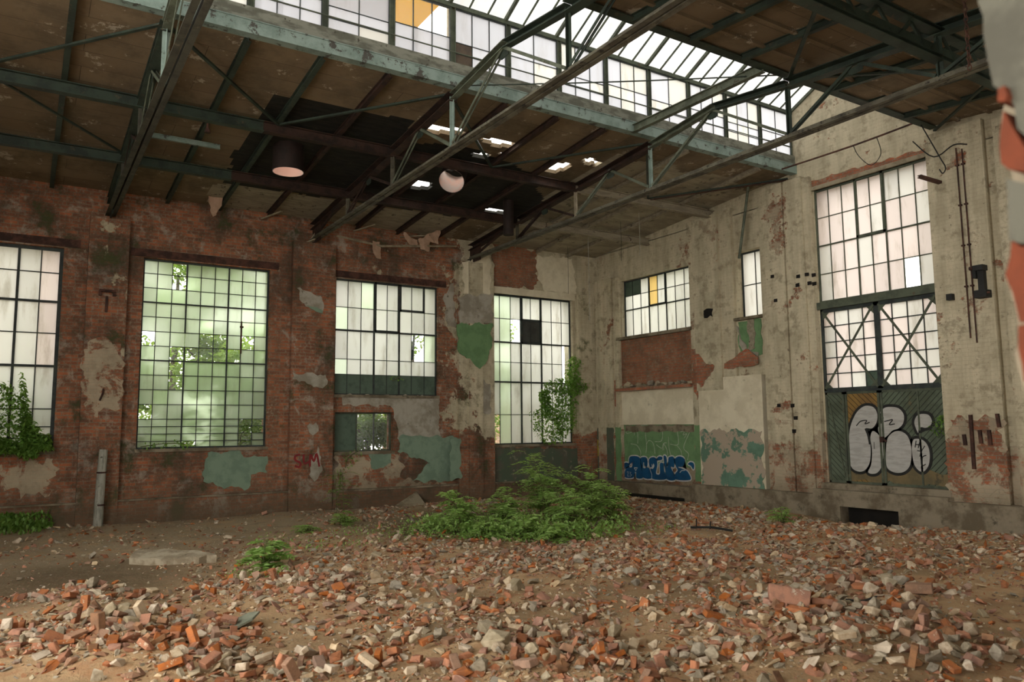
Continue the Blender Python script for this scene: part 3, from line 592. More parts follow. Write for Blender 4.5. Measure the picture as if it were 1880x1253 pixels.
# door
dr = empty('door_1', (9.5, .05, .66), 'structure')
def dmv(o): o.parent = dr; o.matrix_parent_inverse = Matrix.Translation(dr.location).inverted(); return o
XM = onB(1612, 640)[0]; Y0 = .05
for (a, b) in ((8.17, XM), (XM, 10.88)):
    fr = MB(); pn = MB()
    for u0, u1, v0, v1 in ((a, a+.06, 2.74, 4.6), (b-.06, b, 2.74, 4.6), (a, b, 2.70, 2.80), (a, b, 4.52, 4.6)): fr.box(u0, u1, Y0-.04, Y0+.04, v0, v1)
    for k in (1, 2, 3): u = a+(b-a)*k/4; fr.box(u-.011, u+.011, Y0-.012, Y0+.012, 2.74, 4.6)
    for k in (1, 2, 3, 4): v = 2.76+(4.56-2.76)*k/5; fr.box(a, b, Y0-.012, Y0+.012, v-.011, v+.011)
    mats = ['g_pink', 'g_white', 'p_green']
    for i in range(4):
        for k in range(5):
            u = a+(b-a)*i/4; v = 2.76+(4.56-2.76)*k/5
            pn.box(u+.004, u+(b-a)/4-.004, Y0-.003, Y0+.003, v+.004, v+.356, 2 if (i == 3 and k == 0 and a < 9) else (0 if r_.random() < .6 else 1))
    lf = dmv(fr.build('sash_frame', 'frame')); dmv(pn.build('panes', mats))
    br = MB(); br.bar((a+.05, Y0-.045, 4.55), (b-.05, Y0-.045, 2.78), .05, .012, (0, 1, 0)); br.bar((b-.05, Y0-.06, 4.55), (a+.05, Y0-.06, 2.78), .05, .012, (0, 1, 0))
    for u, v, su, sv in ((a+.06, 4.52, 1, -1), (b-.06, 4.52, -1, -1), (a+.06, 2.8, 1, 1), (b-.06, 2.8, -1, 1)):
        br.add([(u, Y0-.05, v), (u+su*.16, Y0-.05, v), (u, Y0-.05, v+sv*.16), (u, Y0-.03, v), (u+su*.16, Y0-.03, v), (u, Y0-.03, v+sv*.16)], [(0,1,2),(3,5,4),(0,3,4,1),(1,4,5,2),(2,5,3,0)])
    dmv(br.build('cross_brace', 'framegreen'))
XA = onB(1555, 800, .05)[0]; XB = onB(1620, 800, .05)[0]; XC = onB(1690, 800, .05)[0]
for a, b, m, dirn, lab in ((8.17, XA-.01, 'doorgreen', 1, 'faded green side leaf'), (XA+.01, XB-.008, 'doorochre', 1, 'ochre leaf'), (XB+.008, 10.88, 'doorgreen', -1, 'faded green leaf with diagonal boards')):
    lf = MB(); z0, z1 = .70, 2.70
    lf.box(a, b, Y0, Y0+.04, z0, z1, 1)
    step = .125; n = int((b-a+2)/step)+18
    for k in range(-20, n):                       # diagonal boards with open joints
        pts = []; c0 = a+k*step
        poly = [(c0, z0), (c0+step-.017, z0), (c0+step-.017+dirn*-2.0, z1), (c0+dirn*-2.0, z1)]
        def clip(P, f):
            o = []
            for i in range(len(P)):
                p, q_ = P[i], P[(i+1) % len(P)]; fp, fq = f(p), f(q_)
                if fp >= 0: o.append(p)
                if fp*fq < 0: t = fp/(fp-fq); o.append((p[0]+(q_[0]-p[0])*t, p[1]+(q_[1]-p[1])*t))
            return o
        poly = clip(poly, lambda p: p[0]-a-.05); poly = clip(poly, lambda p: b-.05-p[0]) if poly else poly
        poly = clip(poly, lambda p: p[1]-z0-.05) if poly else poly; poly = clip(poly, lambda p: z1-.05-p[1]) if poly else poly
        if len(poly) > 2: slab_poly(lf, 'B', poly, -Y0, .008)
    lo = dmv(lf.build('door_leaf', [m, 'black'])); lo['label'] = lab
    fr = MB()
    for u0, u1, v0, v1 in ((a, a+.05, z0, z1), (b-.05, b, z0, z1), (a, b, z0, z0+.05), (a, b, z1-.05, z1)): fr.box(u0, u1, Y0-.022, Y0+.05, v0, v1)
    if b > 10: fr.box(XC-.02, XC+.02, Y0-.02, Y0, z0, z1)
    if a < 8.3: fr.bar((a+.08, Y0-.02, 2.55), (b-.05, Y0-.02, .75), .03, .012, (0, 1, 0))
    dmv(fr.build('leaf_frame', 'framegreen'))
ol = patch('weathered_foot', 'B', [(XA+.05, .75), (XB, .75), (10.0, .75), (10.8, .76), (10.8, 1.0), (10.3, 1.05), (9.6, 1.15), (XA+.05, 1.3)], 'dooroliv', None, -.042, .004, .03, .1, 'olive weathered foot of the door', world=True); dmv(ol)
gb = MB(); gs = MB(); gk = MB()
for i, p in enumerate(RE):
    q = cat([Z4(a) for a in p], 6)
    slab_poly(gb, 'B', grow(q, .055), -.038, .003); slab_poly(gs, 'B', grow(q, -.004), -.038, .006+.0004*i)
for s, w in (([(262,438),(290,408),(330,402),(318,425),(350,415)], .022), ([(445,410),(475,402),(500,398),(478,430),(515,425)], .022), ([(322,455),(340,500),(352,560)], .05),
             ([(655,535),(648,580)], .02), ([(680,540),(668,585)], .02), ([(650,560),(676,562)], .02), ([(662,600),(685,605)], .018), ([(712,570),(690,605),(678,640)], .018),
             ([(722,632),(700,640),(690,665),(690,690),(700,700),(718,690)], .022), ([(378,545),(380,590)], .012), ([(672,480),(700,470),(720,458)], .05)):
    ribbon(gk, 'B', cat([Z4(a) for a in s], 4, False), w, -.031, .002)
dmv(gb.build('graffiti_outline', 'black')); o = dmv(gs.build('graffiti_fill', 'silver')); o['label'] = 'silver bubble letters sprayed across the door'
dmv(gk.build('graffiti_line', 'black'))
hd = MB(); hd.box(XB-.03, XB+.05, Y0-.07, Y0-.02, 1.6, 1.72); hd.tube([(XB+.06, Y0-.06, 1.66), (XB+.12, Y0-.06, 1.62)], .02); dmv(hd.build('door_lock', 'rust'))
# blue tag on the green panel
LET = [[(310,760),(345,700),(480,715),(510,860),(540,1052),(432,1055),(415,950),(385,1050),(245,1045),(250,930),(300,880),(355,880),(372,800),(330,830)],
       [(225,850),(250,805),(300,812),(322,850),(270,885),(235,895)],
       [(500,740),(560,710),(612,742),(615,862),(572,860),(560,800),(552,890),(600,888),(650,900),(690,1060),(548,1050),(525,880)],
       [(640,760),(690,715),(750,730),(780,830),(758,980),(820,985),(820,822),(880,822),(890,950),(928,1075),(695,1070),(665,910),(705,905),(730,860),(715,822),(690,878),(652,870)],
       [(770,738),(810,702),(860,715),(852,758),(790,770)], [(880,700),(930,718),(938,880),(958,780),(968,716),(1050,716),(1055,880),(1003,882),(1080,1080),(938,1080),(907,900)],
       [(1070,745),(1130,702),(1205,722),(1228,790),(1205,860),(1150,882),(1190,905),(1250,930),(1300,990),(1318,1090),(1092,1085),(1068,1000),(1112,930),(1082,860)],
       [(1280,830),(1320,796),(1370,812),(1385,870),(1368,918),(1330,860)]]
gw = MB(); gbl = MB(); gl = MB(); gg = MB()
for i, p in enumerate(LET):
    q = cat([Z5(a) for a in p], 4)
    slab_poly(gw, 'B', grow(q, .032), .012, .003); slab_poly(gbl, 'B', grow(q, -.003), .012, .006+.0003*i)
for s, w in (([(400,890),(455,890),(425,935),(400,890)], .03), ([(555,800),(550,890)], .02), ([(690,830),(695,880),(670,895)], .02), ([(1130,880),(1170,890),(1205,885)], .025), ([(1150,970),(1180,935),(1240,930)], .02),
             ([(280,960),(305,955),(300,990),(285,1025),(325,1025)], .015), ([(325,960),(350,965),(330,990),(360,1005),(335,1035)], .015), ([(430,960),(425,1050)], .018), ([(655,900),(690,1000),(688,1065)], .018)):
    ribbon(gl, 'B', [Z5(a) for a in s], w, .021, .0015)
for s in ([(265,250),(280,325),(440,290),(455,490)], [(340,495),(440,520),(500,620),(500,700)], [(390,210),(400,350)], [(400,205),(610,185)], [(590,650),(600,520),(580,280),(620,240),(840,245),(850,440),(740,460)], [(600,500),(640,440),(710,490),(740,660)],
          [(620,190),(630,240)], [(760,510),(850,570),(880,490),(930,480)], [(870,600),(880,500),(930,580),(945,680)], [(960,380),(970,560),(1000,690)], [(990,500),(1120,505),(1105,280),(1100,190)], [(1090,515),(1160,600),(1180,680)],
          [(1020,230),(1130,265),(1310,262),(1250,430),(1210,570),(1290,660),(1270,760)], [(1160,300),(1220,290),(1200,350),(1260,330),(1220,400)]):
    ribbon(gg, 'B', cat([Z5(a) for a in s], 4, False), .017, .013, .002)
for q, nm, m in ((gw, 'graffiti_outline', 'white'), (gbl, 'graffiti_fill', 'blue'), (gl, 'graffiti_line', 'white'), (gg, 'graffiti_line', 'ghost')):
    o = q.build(nm, m, wb)
    if m == 'blue': o['label'] = 'blue sprayed bubble lettering'
    if m == 'ghost': o['label'] = 'pale outline letters on the green panel'
gr = MB()
for s in ([(1150,908),(1132,915),(1132,930),(1152,942),(1146,957),(1130,952)], [(1164,908),(1166,942),(1186,936)], [(1188,955),(1190,908),(1203,935),(1213,905),(1224,955)]):
    ribbon(gr, 'L', cat([onL(x/2.089, 400+y/2.089, .16) for x, y in s], 4, False), .05, .176, .003)
gr.build('graffiti_line', 'red', wl)['label'] = 'small red sprayed letters on a pilaster'
# ------------------------------------------------------------------ roof
BAYS = [-4.6, -9.25, -13.9]
soot_px = [(500,175),(560,180),(620,193),(700,208),(760,222),(745,262),(800,262),(880,275),(1000,330),(985,345),(1000,372),(960,398),(905,405),(800,392),(700,378),(620,366),(500,350),(408,335),(440,266),(468,236)]
pale_px = [(385,340),(420,338),(520,353),(620,368),(700,380),(760,388),(850,400),(830,440),(700,430),(600,425),(480,392),(380,380)]
soot_w = [onR(*p) for p in soot_px]; pale_w = [onR(*p) for p in pale_px]
def ell(cx_, cy_, a, b, rot=0, n=14, s=0):
    r = random.Random(s); return [(cx_+a*math.cos(t)*(1+.25*(r.random()-.5))*math.cos(rot)-b*math.sin(t)*(1+.3*(r.random()-.5))*math.sin(rot), cy_+a*math.cos(t)*math.sin(rot)+b*math.sin(t)*(1+.3*(r.random()-.5))*math.cos(rot)) for t in (2*PI*k/n for k in range(n))]
holes_px = [[(764,226),(800,231),(852,240),(850,249),(812,247),(768,238)], [(880,253),(910,254),(944,263),(942,273),(905,268),(884,262)], ell(1022,308,22,9,-.1,s=2), ell(1083,297,13,6,s=3), ell(1096,301,7,5,s=13), ell(772,341,21,9,s=4),
            ell(902,388,15,6,.1,s=5), ell(922,391,12,3,.2,s=6), [(862,280),(900,284),(895,292),(866,288)], ell(925,283,10,4,s=9)]
holes_w = [[onR(*p) for p in h] for h in holes_px]
ducts = [(3.95, -11.05, .31), (4.55, -7.55, .30), (3.2, -5.3, .13)]
def deck(side):
    cell = .085; nx = int(7.72/cell)+1; ny = int(20.0/cell); v = []; f = []; mi = []
    idx = lambda i, j: i*(ny+1)+j
    for i in range(nx+1):
        X = -.35+(7.72+.35)*i/nx
        for j in range(ny+1):
            Y = -19.6+20.1*j/ny
            v.append(((X if side < 0 else 18.7-X), Y, 7.38+.082*X))
    for i in range(nx):
        for j in range(ny):
            X = -.35+(8.07)*(i+.5)/nx; Y = -19.6+20.1*(j+.5)/ny; k = 0
            if side < 0:
                jx, jy = noise.noise((X*2.2, Y*2.2, 3))*.10, noise.noise((X*2.2, Y*2.2, 9))*.10
                if any(inside(X+jx*.5, Y+jy*.5, h) for h in holes_w): continue
                if any((X-a)**2+(Y-b)**2 < (r*.93)**2 for a, b, r in ducts[:2]): continue
                if inside(X+jx, Y+jy, soot_w): k = 1
                elif inside(X+jx, Y+jy, pale_w): k = 2
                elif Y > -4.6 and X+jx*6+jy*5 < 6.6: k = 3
            f.append((idx(i, j), idx(i+1, j), idx(i+1, j+1), idx(i, j+1))); mi.append(k)
    me = bpy.data.meshes.new('ceiling'); me.from_pydata(v, [], f)
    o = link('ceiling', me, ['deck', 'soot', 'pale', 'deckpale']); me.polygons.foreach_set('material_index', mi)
    sm = o.modifiers.new('thickness', 'SOLIDIFY'); sm.thickness = .09; sm.offset = 1 if side > 0 else -1
    # thickness goes upward
    bm = bmesh.new(); bm.from_mesh(me); bmesh.ops.recalc_face_normals(bm, faces=bm.faces)
    if sum(q.normal.z for q in bm.faces) > 0: bmesh.ops.reverse_faces(bm, faces=bm.faces)
    bm.to_mesh(me); bm.free(); sm.offset = -1
    return struct(o)
deck(-1); deck(1)
ORD = ['first', 'second', 'third', 'fourth', 'fifth', 'sixth', 'seventh', 'eighth', 'ninth', 'tenth', 'eleventh', 'twelfth', 'thirteenth', 'fourteenth', 'fifteenth', 'sixteenth', 'seventeenth']
rafY = [-.25-1.16*k+(.0) for k in range(17)]
rafY = [-4.6-4.65*b+1.1625*(4-k) for b in range(0, 4) for k in (1, 2, 3)]
rafY = sorted([-1.15, -2.3, -3.45]+[-4.6-1.1625*k for k in range(1, 13) if k % 4], reverse=True)
for k, y in enumerate(rafY):
    for side in (-1, 1):
        X = lambda x: x if side < 0 else 18.7-x
        q = MB(); q.ib((X(.02), y, 7.32), (X(7.6), y, 7.32+.082*7.58), .085, .115, .012)
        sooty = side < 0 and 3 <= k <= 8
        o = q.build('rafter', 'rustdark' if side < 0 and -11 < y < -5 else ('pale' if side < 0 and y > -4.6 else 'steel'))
        tag(o, f"{ORD[k]} rafter from the end wall under the {'left' if side < 0 else 'right'} roof slope", 'rafter', f"rafters of the {'left' if side < 0 else 'right'} roof slope")
def purlin(x, zc, h, w, m, label, y0=-19, y1=-.02, name='purlin'):
    q = MB(); q.ib((x, y0, zc), (x, y1, zc), w, h, .016); return tag(q.build(name, m), label, 'purlin')
for x, nm in ((5.07, 'upper'), (2.53, 'lower')):
    zc = 7.38+.082*x-.115-.1
    root = empty('purlin', (x, -10, zc)); tag(root, f'long dark steel purlin, the {nm} of the two under the left roof slope', 'purlin')
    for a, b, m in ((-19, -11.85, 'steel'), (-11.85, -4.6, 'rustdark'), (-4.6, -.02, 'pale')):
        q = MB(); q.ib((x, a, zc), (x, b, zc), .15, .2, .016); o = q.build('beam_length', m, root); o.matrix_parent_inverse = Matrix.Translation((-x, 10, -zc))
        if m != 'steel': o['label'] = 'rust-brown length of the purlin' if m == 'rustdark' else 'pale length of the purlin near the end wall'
purlin(3.8, 7.50, .09, .06, 'bluesteel', 'short pale blue-green steel strut between the two left purlins', -13.9, -12.35)
purlin(16.17, 7.40, .2, .15, 'steel', 'dark steel purlin low on the right roof slope')
for i in range(12):
    xr = 11.55+i*.6
    if abs(xr-13.62) < .15 or abs(xr-16.17) < .15: continue
    q = MB(); q.box(xr-.03, xr+.03, -18.8, -.05, zdeck(xr)-.055, zdeck(xr)+.001)
    tag(q.build('roof_batten', 'deck'), f'long board edge under the right roof slope, {ORD[i]} from the lantern', 'batten', 'board edges under the right roof slope')
# lattice girder along the right slope
root = empty('lattice_girder', (13.62, -10, 7.1)); tag(root, 'dark riveted lattice girder running along the right roof slope', 'girder')
def pl(o, root): o.parent = root; o.matrix_parent_inverse = Matrix.Translation(root.location).inverted(); return o
q = MB(); q.ub((13.62, -19, 7.14), (13.62, -.1, 7.14), .16, .07); pl(q.build('bottom_chord', 'steel'), root)
q = MB(); q.ub((13.62, -19, 7.56), (13.62, -.1, 7.56), .16, .07); pl(q.build('top_chord', 'steel'), root)
q = MB()
for k in range(24):
    y = -.2-k*.78; q.bar((13.62, y, 7.17), (13.62, y-.39, 7.53), .05, .03, (1, 0, 0)); q.bar((13.62, y-.39, 7.53), (13.62, y-.78, 7.17), .05, .03, (1, 0, 0))
pl(q.build('lacing', 'steel'), root)
q = MB(); q.box(13.61, 13.63, -19, -.1, 7.17, 7.35); pl(q.build('web_plate', 'steel'), root)
# valley beams under the roof lantern
for x, nm, m in ((7.66, 'left', 'bluesteel'), (11.04, 'right', 'steel')):
    q = MB(); s = 1 if nm == 'left' else -1
    xw = x+s*.08; q.box(xw-.008, xw+.008, -19, 0, 7.95, 8.17); q.box(*sorted((xw, xw-s*.16)), -19, 0, 7.95, 7.966); q.box(*sorted((xw+s*.02, xw-s*.16)), -19, 0, 8.154, 8.17)
    o = q.build('valley_beam', m)
    tag(o, 'peeling pale blue-green steel beam under the left lantern windows' if nm == 'left' else 'dark steel beam along the upper edge of the right roof slope', 'beam')
    q = MB(); q.box(x-.05, x+.05, -19.3, 0, 8.172, 8.40); struct(q.build('trim_9', 'ledge'))
# roof lantern: windows on both sides, sloping glass
n = 10; wn = 9
lp = [-.02]+[-1.15*k for k in (1, 2, 3)]+[-4.6-1.1625*k for k in range(0, 13)]
def pan_l(k):
    def f(i, j):
        if k == 7 and (i == 0 and j > 0): return 'p_brown'
        return 'g_clear' if (k == 8 and j == 0) else ('g_sky' if r_.random() < .75 else 'g_white')
    return f
for x, sd in ((7.64, 1), (11.06, -1)):
    for k in range(len(lp)-1):
        y1, y0 = lp[k]-.04, lp[k+1]+.04
        window(f'window_{wn}', 'L', (y0, y1, 8.40, 9.44), ev(2 if k % 3 == 0 else 3), [0, .6, .8, 1] if k % 2 else [0, .55, .78, 1], pan_l(k), d=x, thin=.014, outer=.018, fm='frame'); wn += 1
    q = MB()
    for y in lp: q.ib((x, y, 8.40), (x, y, 9.46), .08, .10, .012, (0, 1, 0))
    q.box(x-.05, x+.05, -19, 0, 9.44, 9.52)
    struct(q.build('trim_10', 'framegreen'))
for s in (-1, 1):
    root = empty(f'window_{wn}', (9.35, -9, 9.9), 'structure'); wn += 1
    fr = MB(); pn = MB(); xe = 9.35+s*1.72
    ys = [-.02-.387*k for k in range(49)]
    for k, y in enumerate(ys):
        big = k % 3 == 0
        fr.bar((xe, y, 9.50), (9.35, y, 10.36), .055 if big else .024, .07 if big else .04)
        if k < 48: pn.add([(xe, y-.01, 9.53), (9.35, y-.01, 10.39), (9.35, y-.377, 10.39), (xe, y-.377, 9.53)], [(0, 1, 2, 3)])
    fr.bar((9.35, -19, 10.38), (9.35, 0, 10.38), .08, .08)
    pl(fr.build('glazing_bars', 'framegreen'), root); pl(pn.build('panes', 'g_roof'), root)
yb = tag(MB().box(5.6, 7.2, -12.2, -9.0, 10.05, 10.1).build('board_canopy', 'yellow'), 'yellow board canopy outside above the lantern windows', 'canopy')
q = MB(); q.box(5.6, 5.7, -12.2, -12.1, 8.0, 10.05); q.box(5.6, 5.7, -9.1, -9.0, 8.0, 10.05); q.box(7.1, 7.2, -12.2, -12.12, 8.2, 10.05); q.box(7.1, 7.2, -9.08, -9.0, 8.2, 10.05)
q.build('post', 'wood', yb)
# ------------------------------------------------------------------ trusses
def x_out(a): return a < 7 or a > 11
def truss(Y, label, ms, mlow):
    root = empty('roof_truss', (0, Y, 6.8)); tag(root, label, 'truss', 'steel roof trusses')
    def P(x, z): return (x, Y, z)
    def zt(x):
        x_ = x if x < 9.35 else 18.7-x
        return 7.38+.082*x_-.22 if x_ < 7.7 else 7.82+(x_-7.7)*.1
    m = MB()
    for s in (-1, 1):
        m.box(0, 18.7, *sorted((Y+s*.018, Y+s*.105)), 6.80, 6.814); m.box(0, 18.7, *sorted((Y+s*.018, Y+s*.032)), 6.814, 6.90)
    pl(m.build('bottom_chord', mlow), root)
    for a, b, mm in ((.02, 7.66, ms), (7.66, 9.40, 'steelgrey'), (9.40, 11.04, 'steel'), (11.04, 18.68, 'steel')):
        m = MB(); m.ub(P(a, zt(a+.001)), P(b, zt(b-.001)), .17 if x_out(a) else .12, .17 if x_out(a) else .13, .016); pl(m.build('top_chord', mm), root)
    for x in (2.53, 5.07, 7.64, 11.06, 13.62, 16.17):
        m = MB()
        for s in (-1, 1): m.lb(P(x, 6.88), P(x, zt(x)), s*.055, s*.05, .008, (0, 1, 0))
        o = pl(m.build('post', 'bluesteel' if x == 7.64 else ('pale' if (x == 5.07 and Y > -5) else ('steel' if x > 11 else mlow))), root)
        if x == 7.64: o['label'] = 'pale blue-green post under the valley beam'
    for x0, x1 in ((2.53, 5.07), (5.07, 7.64), (7.64, 11.06), (11.06, 13.62), (13.62, 16.17)):
        xm = (x0+x1)/2 if (x0, x1) != (7.64, 11.06) else 9.38
        for xa in (x0, x1):
            m = MB(); a = xa+(.05 if xa < xm else -.05)
            for s in (-1, 1): m.bar((a, Y+s*.03, 6.92), (xm, Y+s*.03, zt(xm)-.04), .012, .05, (1, 0, 0))
            pl(m.build('diagonal', 'steelgrey' if 5 < xm < 9.5 else ('rustdark' if xm < 5 else 'steel')), root)
        m = MB(); m.add([(xm-.2, Y, zt(xm-.2)-.05), (xm+.2, Y, zt(xm+.2)-.05), (xm+.08, Y, zt(xm)-.22), (xm-.08, Y, zt(xm)-.22)], [(0, 1, 2, 3)])
        m.box(xm-.12, xm+.12, Y-.006, Y+.006, zt(xm)-.2, zt(xm)-.04); pl(m.build('gusset_plate', 'steel'), root)
    for x, s in ((.3, 1), (18.4, -1)):
        m = MB(); m.bar(P(x, 6.9), P(x+s*1.6, zt(x+s*1.6)-.05), .05, .05); m.box(x-.3, x+.3, Y-.01, Y+.01, 6.72, 7.15); pl(m.build('heel_plate', ms), root)
    return root
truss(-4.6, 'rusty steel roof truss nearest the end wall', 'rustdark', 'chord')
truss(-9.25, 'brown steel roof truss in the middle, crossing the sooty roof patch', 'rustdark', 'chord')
truss(-13.9, 'dark grey-green steel roof truss nearest the viewer at upper left', 'steel', 'chordshaded')
q = MB(); q.ib((7.7, -5.12, 8.02), (11.0, -5.12, 7.98), .10, .16, .014); tag(q.build('cross_beam', 'steelgrey'), 'grey-green cross beam beside the far truss under the roof lantern', 'beam')
def brace(p, q_, label, m='steel', w=.055):
    a = MB(); a.bar(p, q_, w, .035); tag(a.build('wind_brace', m), label, 'brace', 'thin wind braces under the roof')
zb = lambda x: 7.38+.082*x-.13
for i, (ya, yb_) in enumerate(((-18.5, -13.9), (-13.9, -9.25), (-9.25, -4.6), (-4.6, -.1))):
    ym = (ya+yb_)/2; nm = ['at far left', 'right of the near truss', 'left of the far truss', 'beside the end wall'][i]
    brace((7.55, ya, zb(7.55)), (5.1, ym, zb(5.1)), f'dark brace falling to the right in the upper left roof {nm}')
    brace((7.55, yb_, zb(7.55)), (5.1, ym, zb(5.1)), f'dark brace rising to the right in the upper left roof {nm}')
brace((5.0, -16.2, zb(5)), (2.6, -13.95, zb(2.6)), 'thin dark brace between the two left purlins at far left', 'steel', .04)
brace((5.0, -2.3, zb(5)), (7.5, -.1, zb(7.5)-.02), 'thin brown brace at the end wall left of the lantern', 'rust', .04)
for i, (ya, yb_) in enumerate(((-9.25, -4.6), (-4.6, -.1))):
    ym = (ya+yb_)/2; nm = ['before the far truss', 'beside the end wall'][i]
    brace((11.1, yb_, zb(7.55)), (13.5, ym, zb(5.1)), f'thin dark brace in the right roof {nm}, far half')
    brace((11.1, ya, zb(7.55)), (13.5, ym, zb(5.1)), f'thin dark brace in the right roof {nm}, near half')
# tie rod and thin services
def wire(name, label, c, pts, r, m, group=None, smooth=True):
    q = MB(); q.tube(cat(pts, 5, False) if smooth and len(pts) > 2 else pts, r, 6); return tag(q.build(name, m), label, c, group)
wire('tie_rod', 'thin horizontal tie rod across the lantern', 'rod', [(7.7, -9.2, 7.98), (9.3, -6.8, 8.0), (11.0, -4.7, 7.95)], .012, 'steel')
wire('lantern_rail', 'thin rod running along the left lantern windows', 'rod', [(7.72, -18.6, 8.62), (7.72, -9.2, 8.58), (7.72, -.1, 8.6)], .012, 'framegreen', smooth=False)
X0, Zz = onB(1455, 300, -.7), None
wire('hanging_pipe', 'thin rusty pipe hung across the end wall below the lantern', 'pipe', [(7.7, -.55, 7.97), (9.6, -.55, 7.95), (11.02, -.6, 7.97)], .02, 'rust')
wire('loose_cable', 'dark cable drooping in a loop in front of the end wall', 'cable', [(9.6, -.55, 7.95), (9.68, -.5, 7.7), (9.95, -.5, 7.42), (10.18, -.5, 7.6), (10.15, -.57, 7.96)], .008, 'black')
wire('loose_cable', 'dark cable bent along the top of the right pilaster', 'cable', [(10.7, -.2, 7.75), (11.1, -.2, 7.3), (11.5, -.2, 7.42), (11.75, -.2, 7.35)], .012, 'black')
wire('hook_wire', 'dark wire with a hook hanging at the top of the right pilaster', 'wire', [(11.0, -.4, 7.97), (11.32, -.4, 7.2), (11.42, -.4, 6.95), (11.36, -.4, 6.85), (11.3, -.4, 6.95)], .012, 'black')
for k, (u0, z0, z1, lb) in enumerate(((11.53, 7.35, 3.6, 'thin rusty conduit, the left of two on the right pilaster'), (11.64, 7.3, 3.5, 'thin rusty conduit, the right of two on the right pilaster'))):
    q = MB(); q.tube([(u0, -.18, z0), (u0+.01, -.18, z1)], .014, 6)
    for z in (7.0, 6.2, 5.4, 4.6): q.box(u0-.03, u0+.03, -.20, -.15, z-.015, z+.015)
    tag(q.build('conduit', 'rust'), lb, 'conduit')
def at_b(x, y, off=.2): return onB(x, y, -off)
u, v = at_b(1803, 515)
rb = empty('bracket_box', (u, -.2, v)); tag(rb, 'rusty black bracket box on the right pilaster', 'bracket')
q = MB(); q.box(u-.09, u+.09, -.34, -.15, v+.18, v+.28); q.box(u-.05, u+.06, -.26, -.15, v-.2, v+.2); q.box(u-.09, u+.13, -.36, -.15, v-.34, v-.2); q.box(u-.12, u-.06, -.3, -.15, v+.05, v+.22); pl(q.build('housing', 'black'), rb)
q = MB(); q.tube([(u-.1, -.3, v+.24), (u-.16, -.3, v+.24)], .04); q.tube([(u+.1, -.32, v-.26), (u+.17, -.3, v-.26)], .02); pl(q.build('insulator', 'rust'), rb)
u, v = at_b(1745, 546); tag(MB().box(u-.055, u+.055, -.26, -.15, v-.06, v+.06).build('junction_box', 'black'), 'small black square box on the right pilaster', 'box')
u, v = at_b(1718, 332); q = MB(); q.ub((u+.06, -.16, v-.05), (u-.05, -.7, v+.02), .09, .05, .012); tag(q.build('steel_stub', 'rust'), 'rusty steel stub sticking out beside the tall window', 'stub')
for i, (x0, y0, x1, y1, lb) in enumerate(((1781, 762, 1788, 862, 'long dark channel fixed to the brick foot of the right pilaster'), (1798, 790, 1801, 815, 'short dark channel, second from the left on the brick foot'), (1815, 790, 1818, 818, 'short dark channel, third from the left on the brick foot'), (1830, 760, 1834, 785, 'short dark channel, rightmost and highest on the brick foot'), (1769, 798, 1772, 818, 'short dark channel, leftmost on the brick foot'))):
    a = at_b(x0, y0); b = at_b(x1, y1); q = MB(); q.ub((a[0], -.19, a[1]), (b[0], -.19, b[1]), .06, .04, .01, (0, 1, 0)); tag(q.build('wall_channel', 'rust'), lb, 'channel', 'channels on the pilaster foot')
a = onB(1372, 372, -.3); b = onB(1357, 475, -.3)
q = MB(); q.tube([(a[0]+.05, -.3, zdeck(a[0])), (b[0], -.3, b[1])], .035, 8); tag(q.build('drain_pipe', 'steelgrey'), 'grey pipe hanging in front of the narrow window', 'pipe')
for i, (x, y0, y1, lb) in enumerate(((1079, 415, 590, 'long pale wire hanging in front of the corner'), (1042, 448, 540, 'thin wire hanging left of the corner'), (1173, 395, 470, 'pale cord hanging beside the end wall purlin'), (1139, 400, 480, 'thin dark wire hanging before the end wall'))):
    d = ray(x, y0); Yp = -1.6; p = CP+d*((Yp-CP.y)/d.y); d2 = ray(x, y1); p2 = CP+d2*((Yp-CP.y)/d2.y)
    wire('hanging_wire', lb, 'wire', [(p.x, Yp, zdeck(p.x)-.01), (p.x+.01, Yp, (zdeck(p.x)+p2.z)/2), (p.x-.005, Yp, p2.z)], .008 if i == 0 else .005, 'scrap' if i in (0, 2) else 'steel')
# hanging chain on the right
q = MB(); cx0, cy0 = 14.55, -6.0
cx0, cy0 = (lambda d: ((CP+d*((-6.2-CP.y)/d.y)).x, -6.2))(ray(1775, 60))
zt_ = zdeck(cx0)-.02
for k in range(26):
    z = zt_-.06*k-.04; r = .022
    q.tube([(cx0+(r*math.cos(t) if k % 2 else 0), cy0+(0 if k % 2 else r*math.cos(t)), z+.04*math.sin(t)) for t in (2*PI*j/8 for j in range(9))], .007, 5, cap=False)
tag(q.build('hanging_chain', 'rust'), 'rusty chain hanging from the right roof slope', 'chain')
# ducts in the sooty part of the roof
def duct(loc, r, h, label, tilt=(0, 0), lining='pinkduct', closed=False, top=.5):
    root = empty('vent_duct', loc); tag(root, label, 'duct', 'vent ducts in the roof')
    M_ = Euler((tilt[0], tilt[1], 0)).to_matrix(); n = 28
    def ring(rr, z): return [tuple(M_@Vector((rr*math.cos(2*PI*k/n), rr*math.sin(2*PI*k/n), z))) for k in range(n)]
    q = MB(); vs = ring(r, -h)+ring(r, top); q.add(vs, [(k, (k+1) % n, n+(k+1) % n, n+k) for k in range(n)])
    vs = ring(r*1.03, -h+.0)+ring(r*1.03, -h+.05)+ring(r, -h)+ring(r, -h+.05); q.add(vs, [(k, (k+1) % n, n+(k+1) % n, n+k) for k in range(n)])
    if closed: q.add(ring(r*.98, -h+.01), [tuple(range(n))])
    o = q.build('duct_shell', 'duct', root, True)
    if not closed:
        q = MB(); vs = ring(r*.97, -h)+ring(r*.97, top); q.add(vs, [(k, (k+1) % n, n+(k+1) % n, n+k) for k in range(n)]); q.build('duct_lining', lining, root, True)
    return root
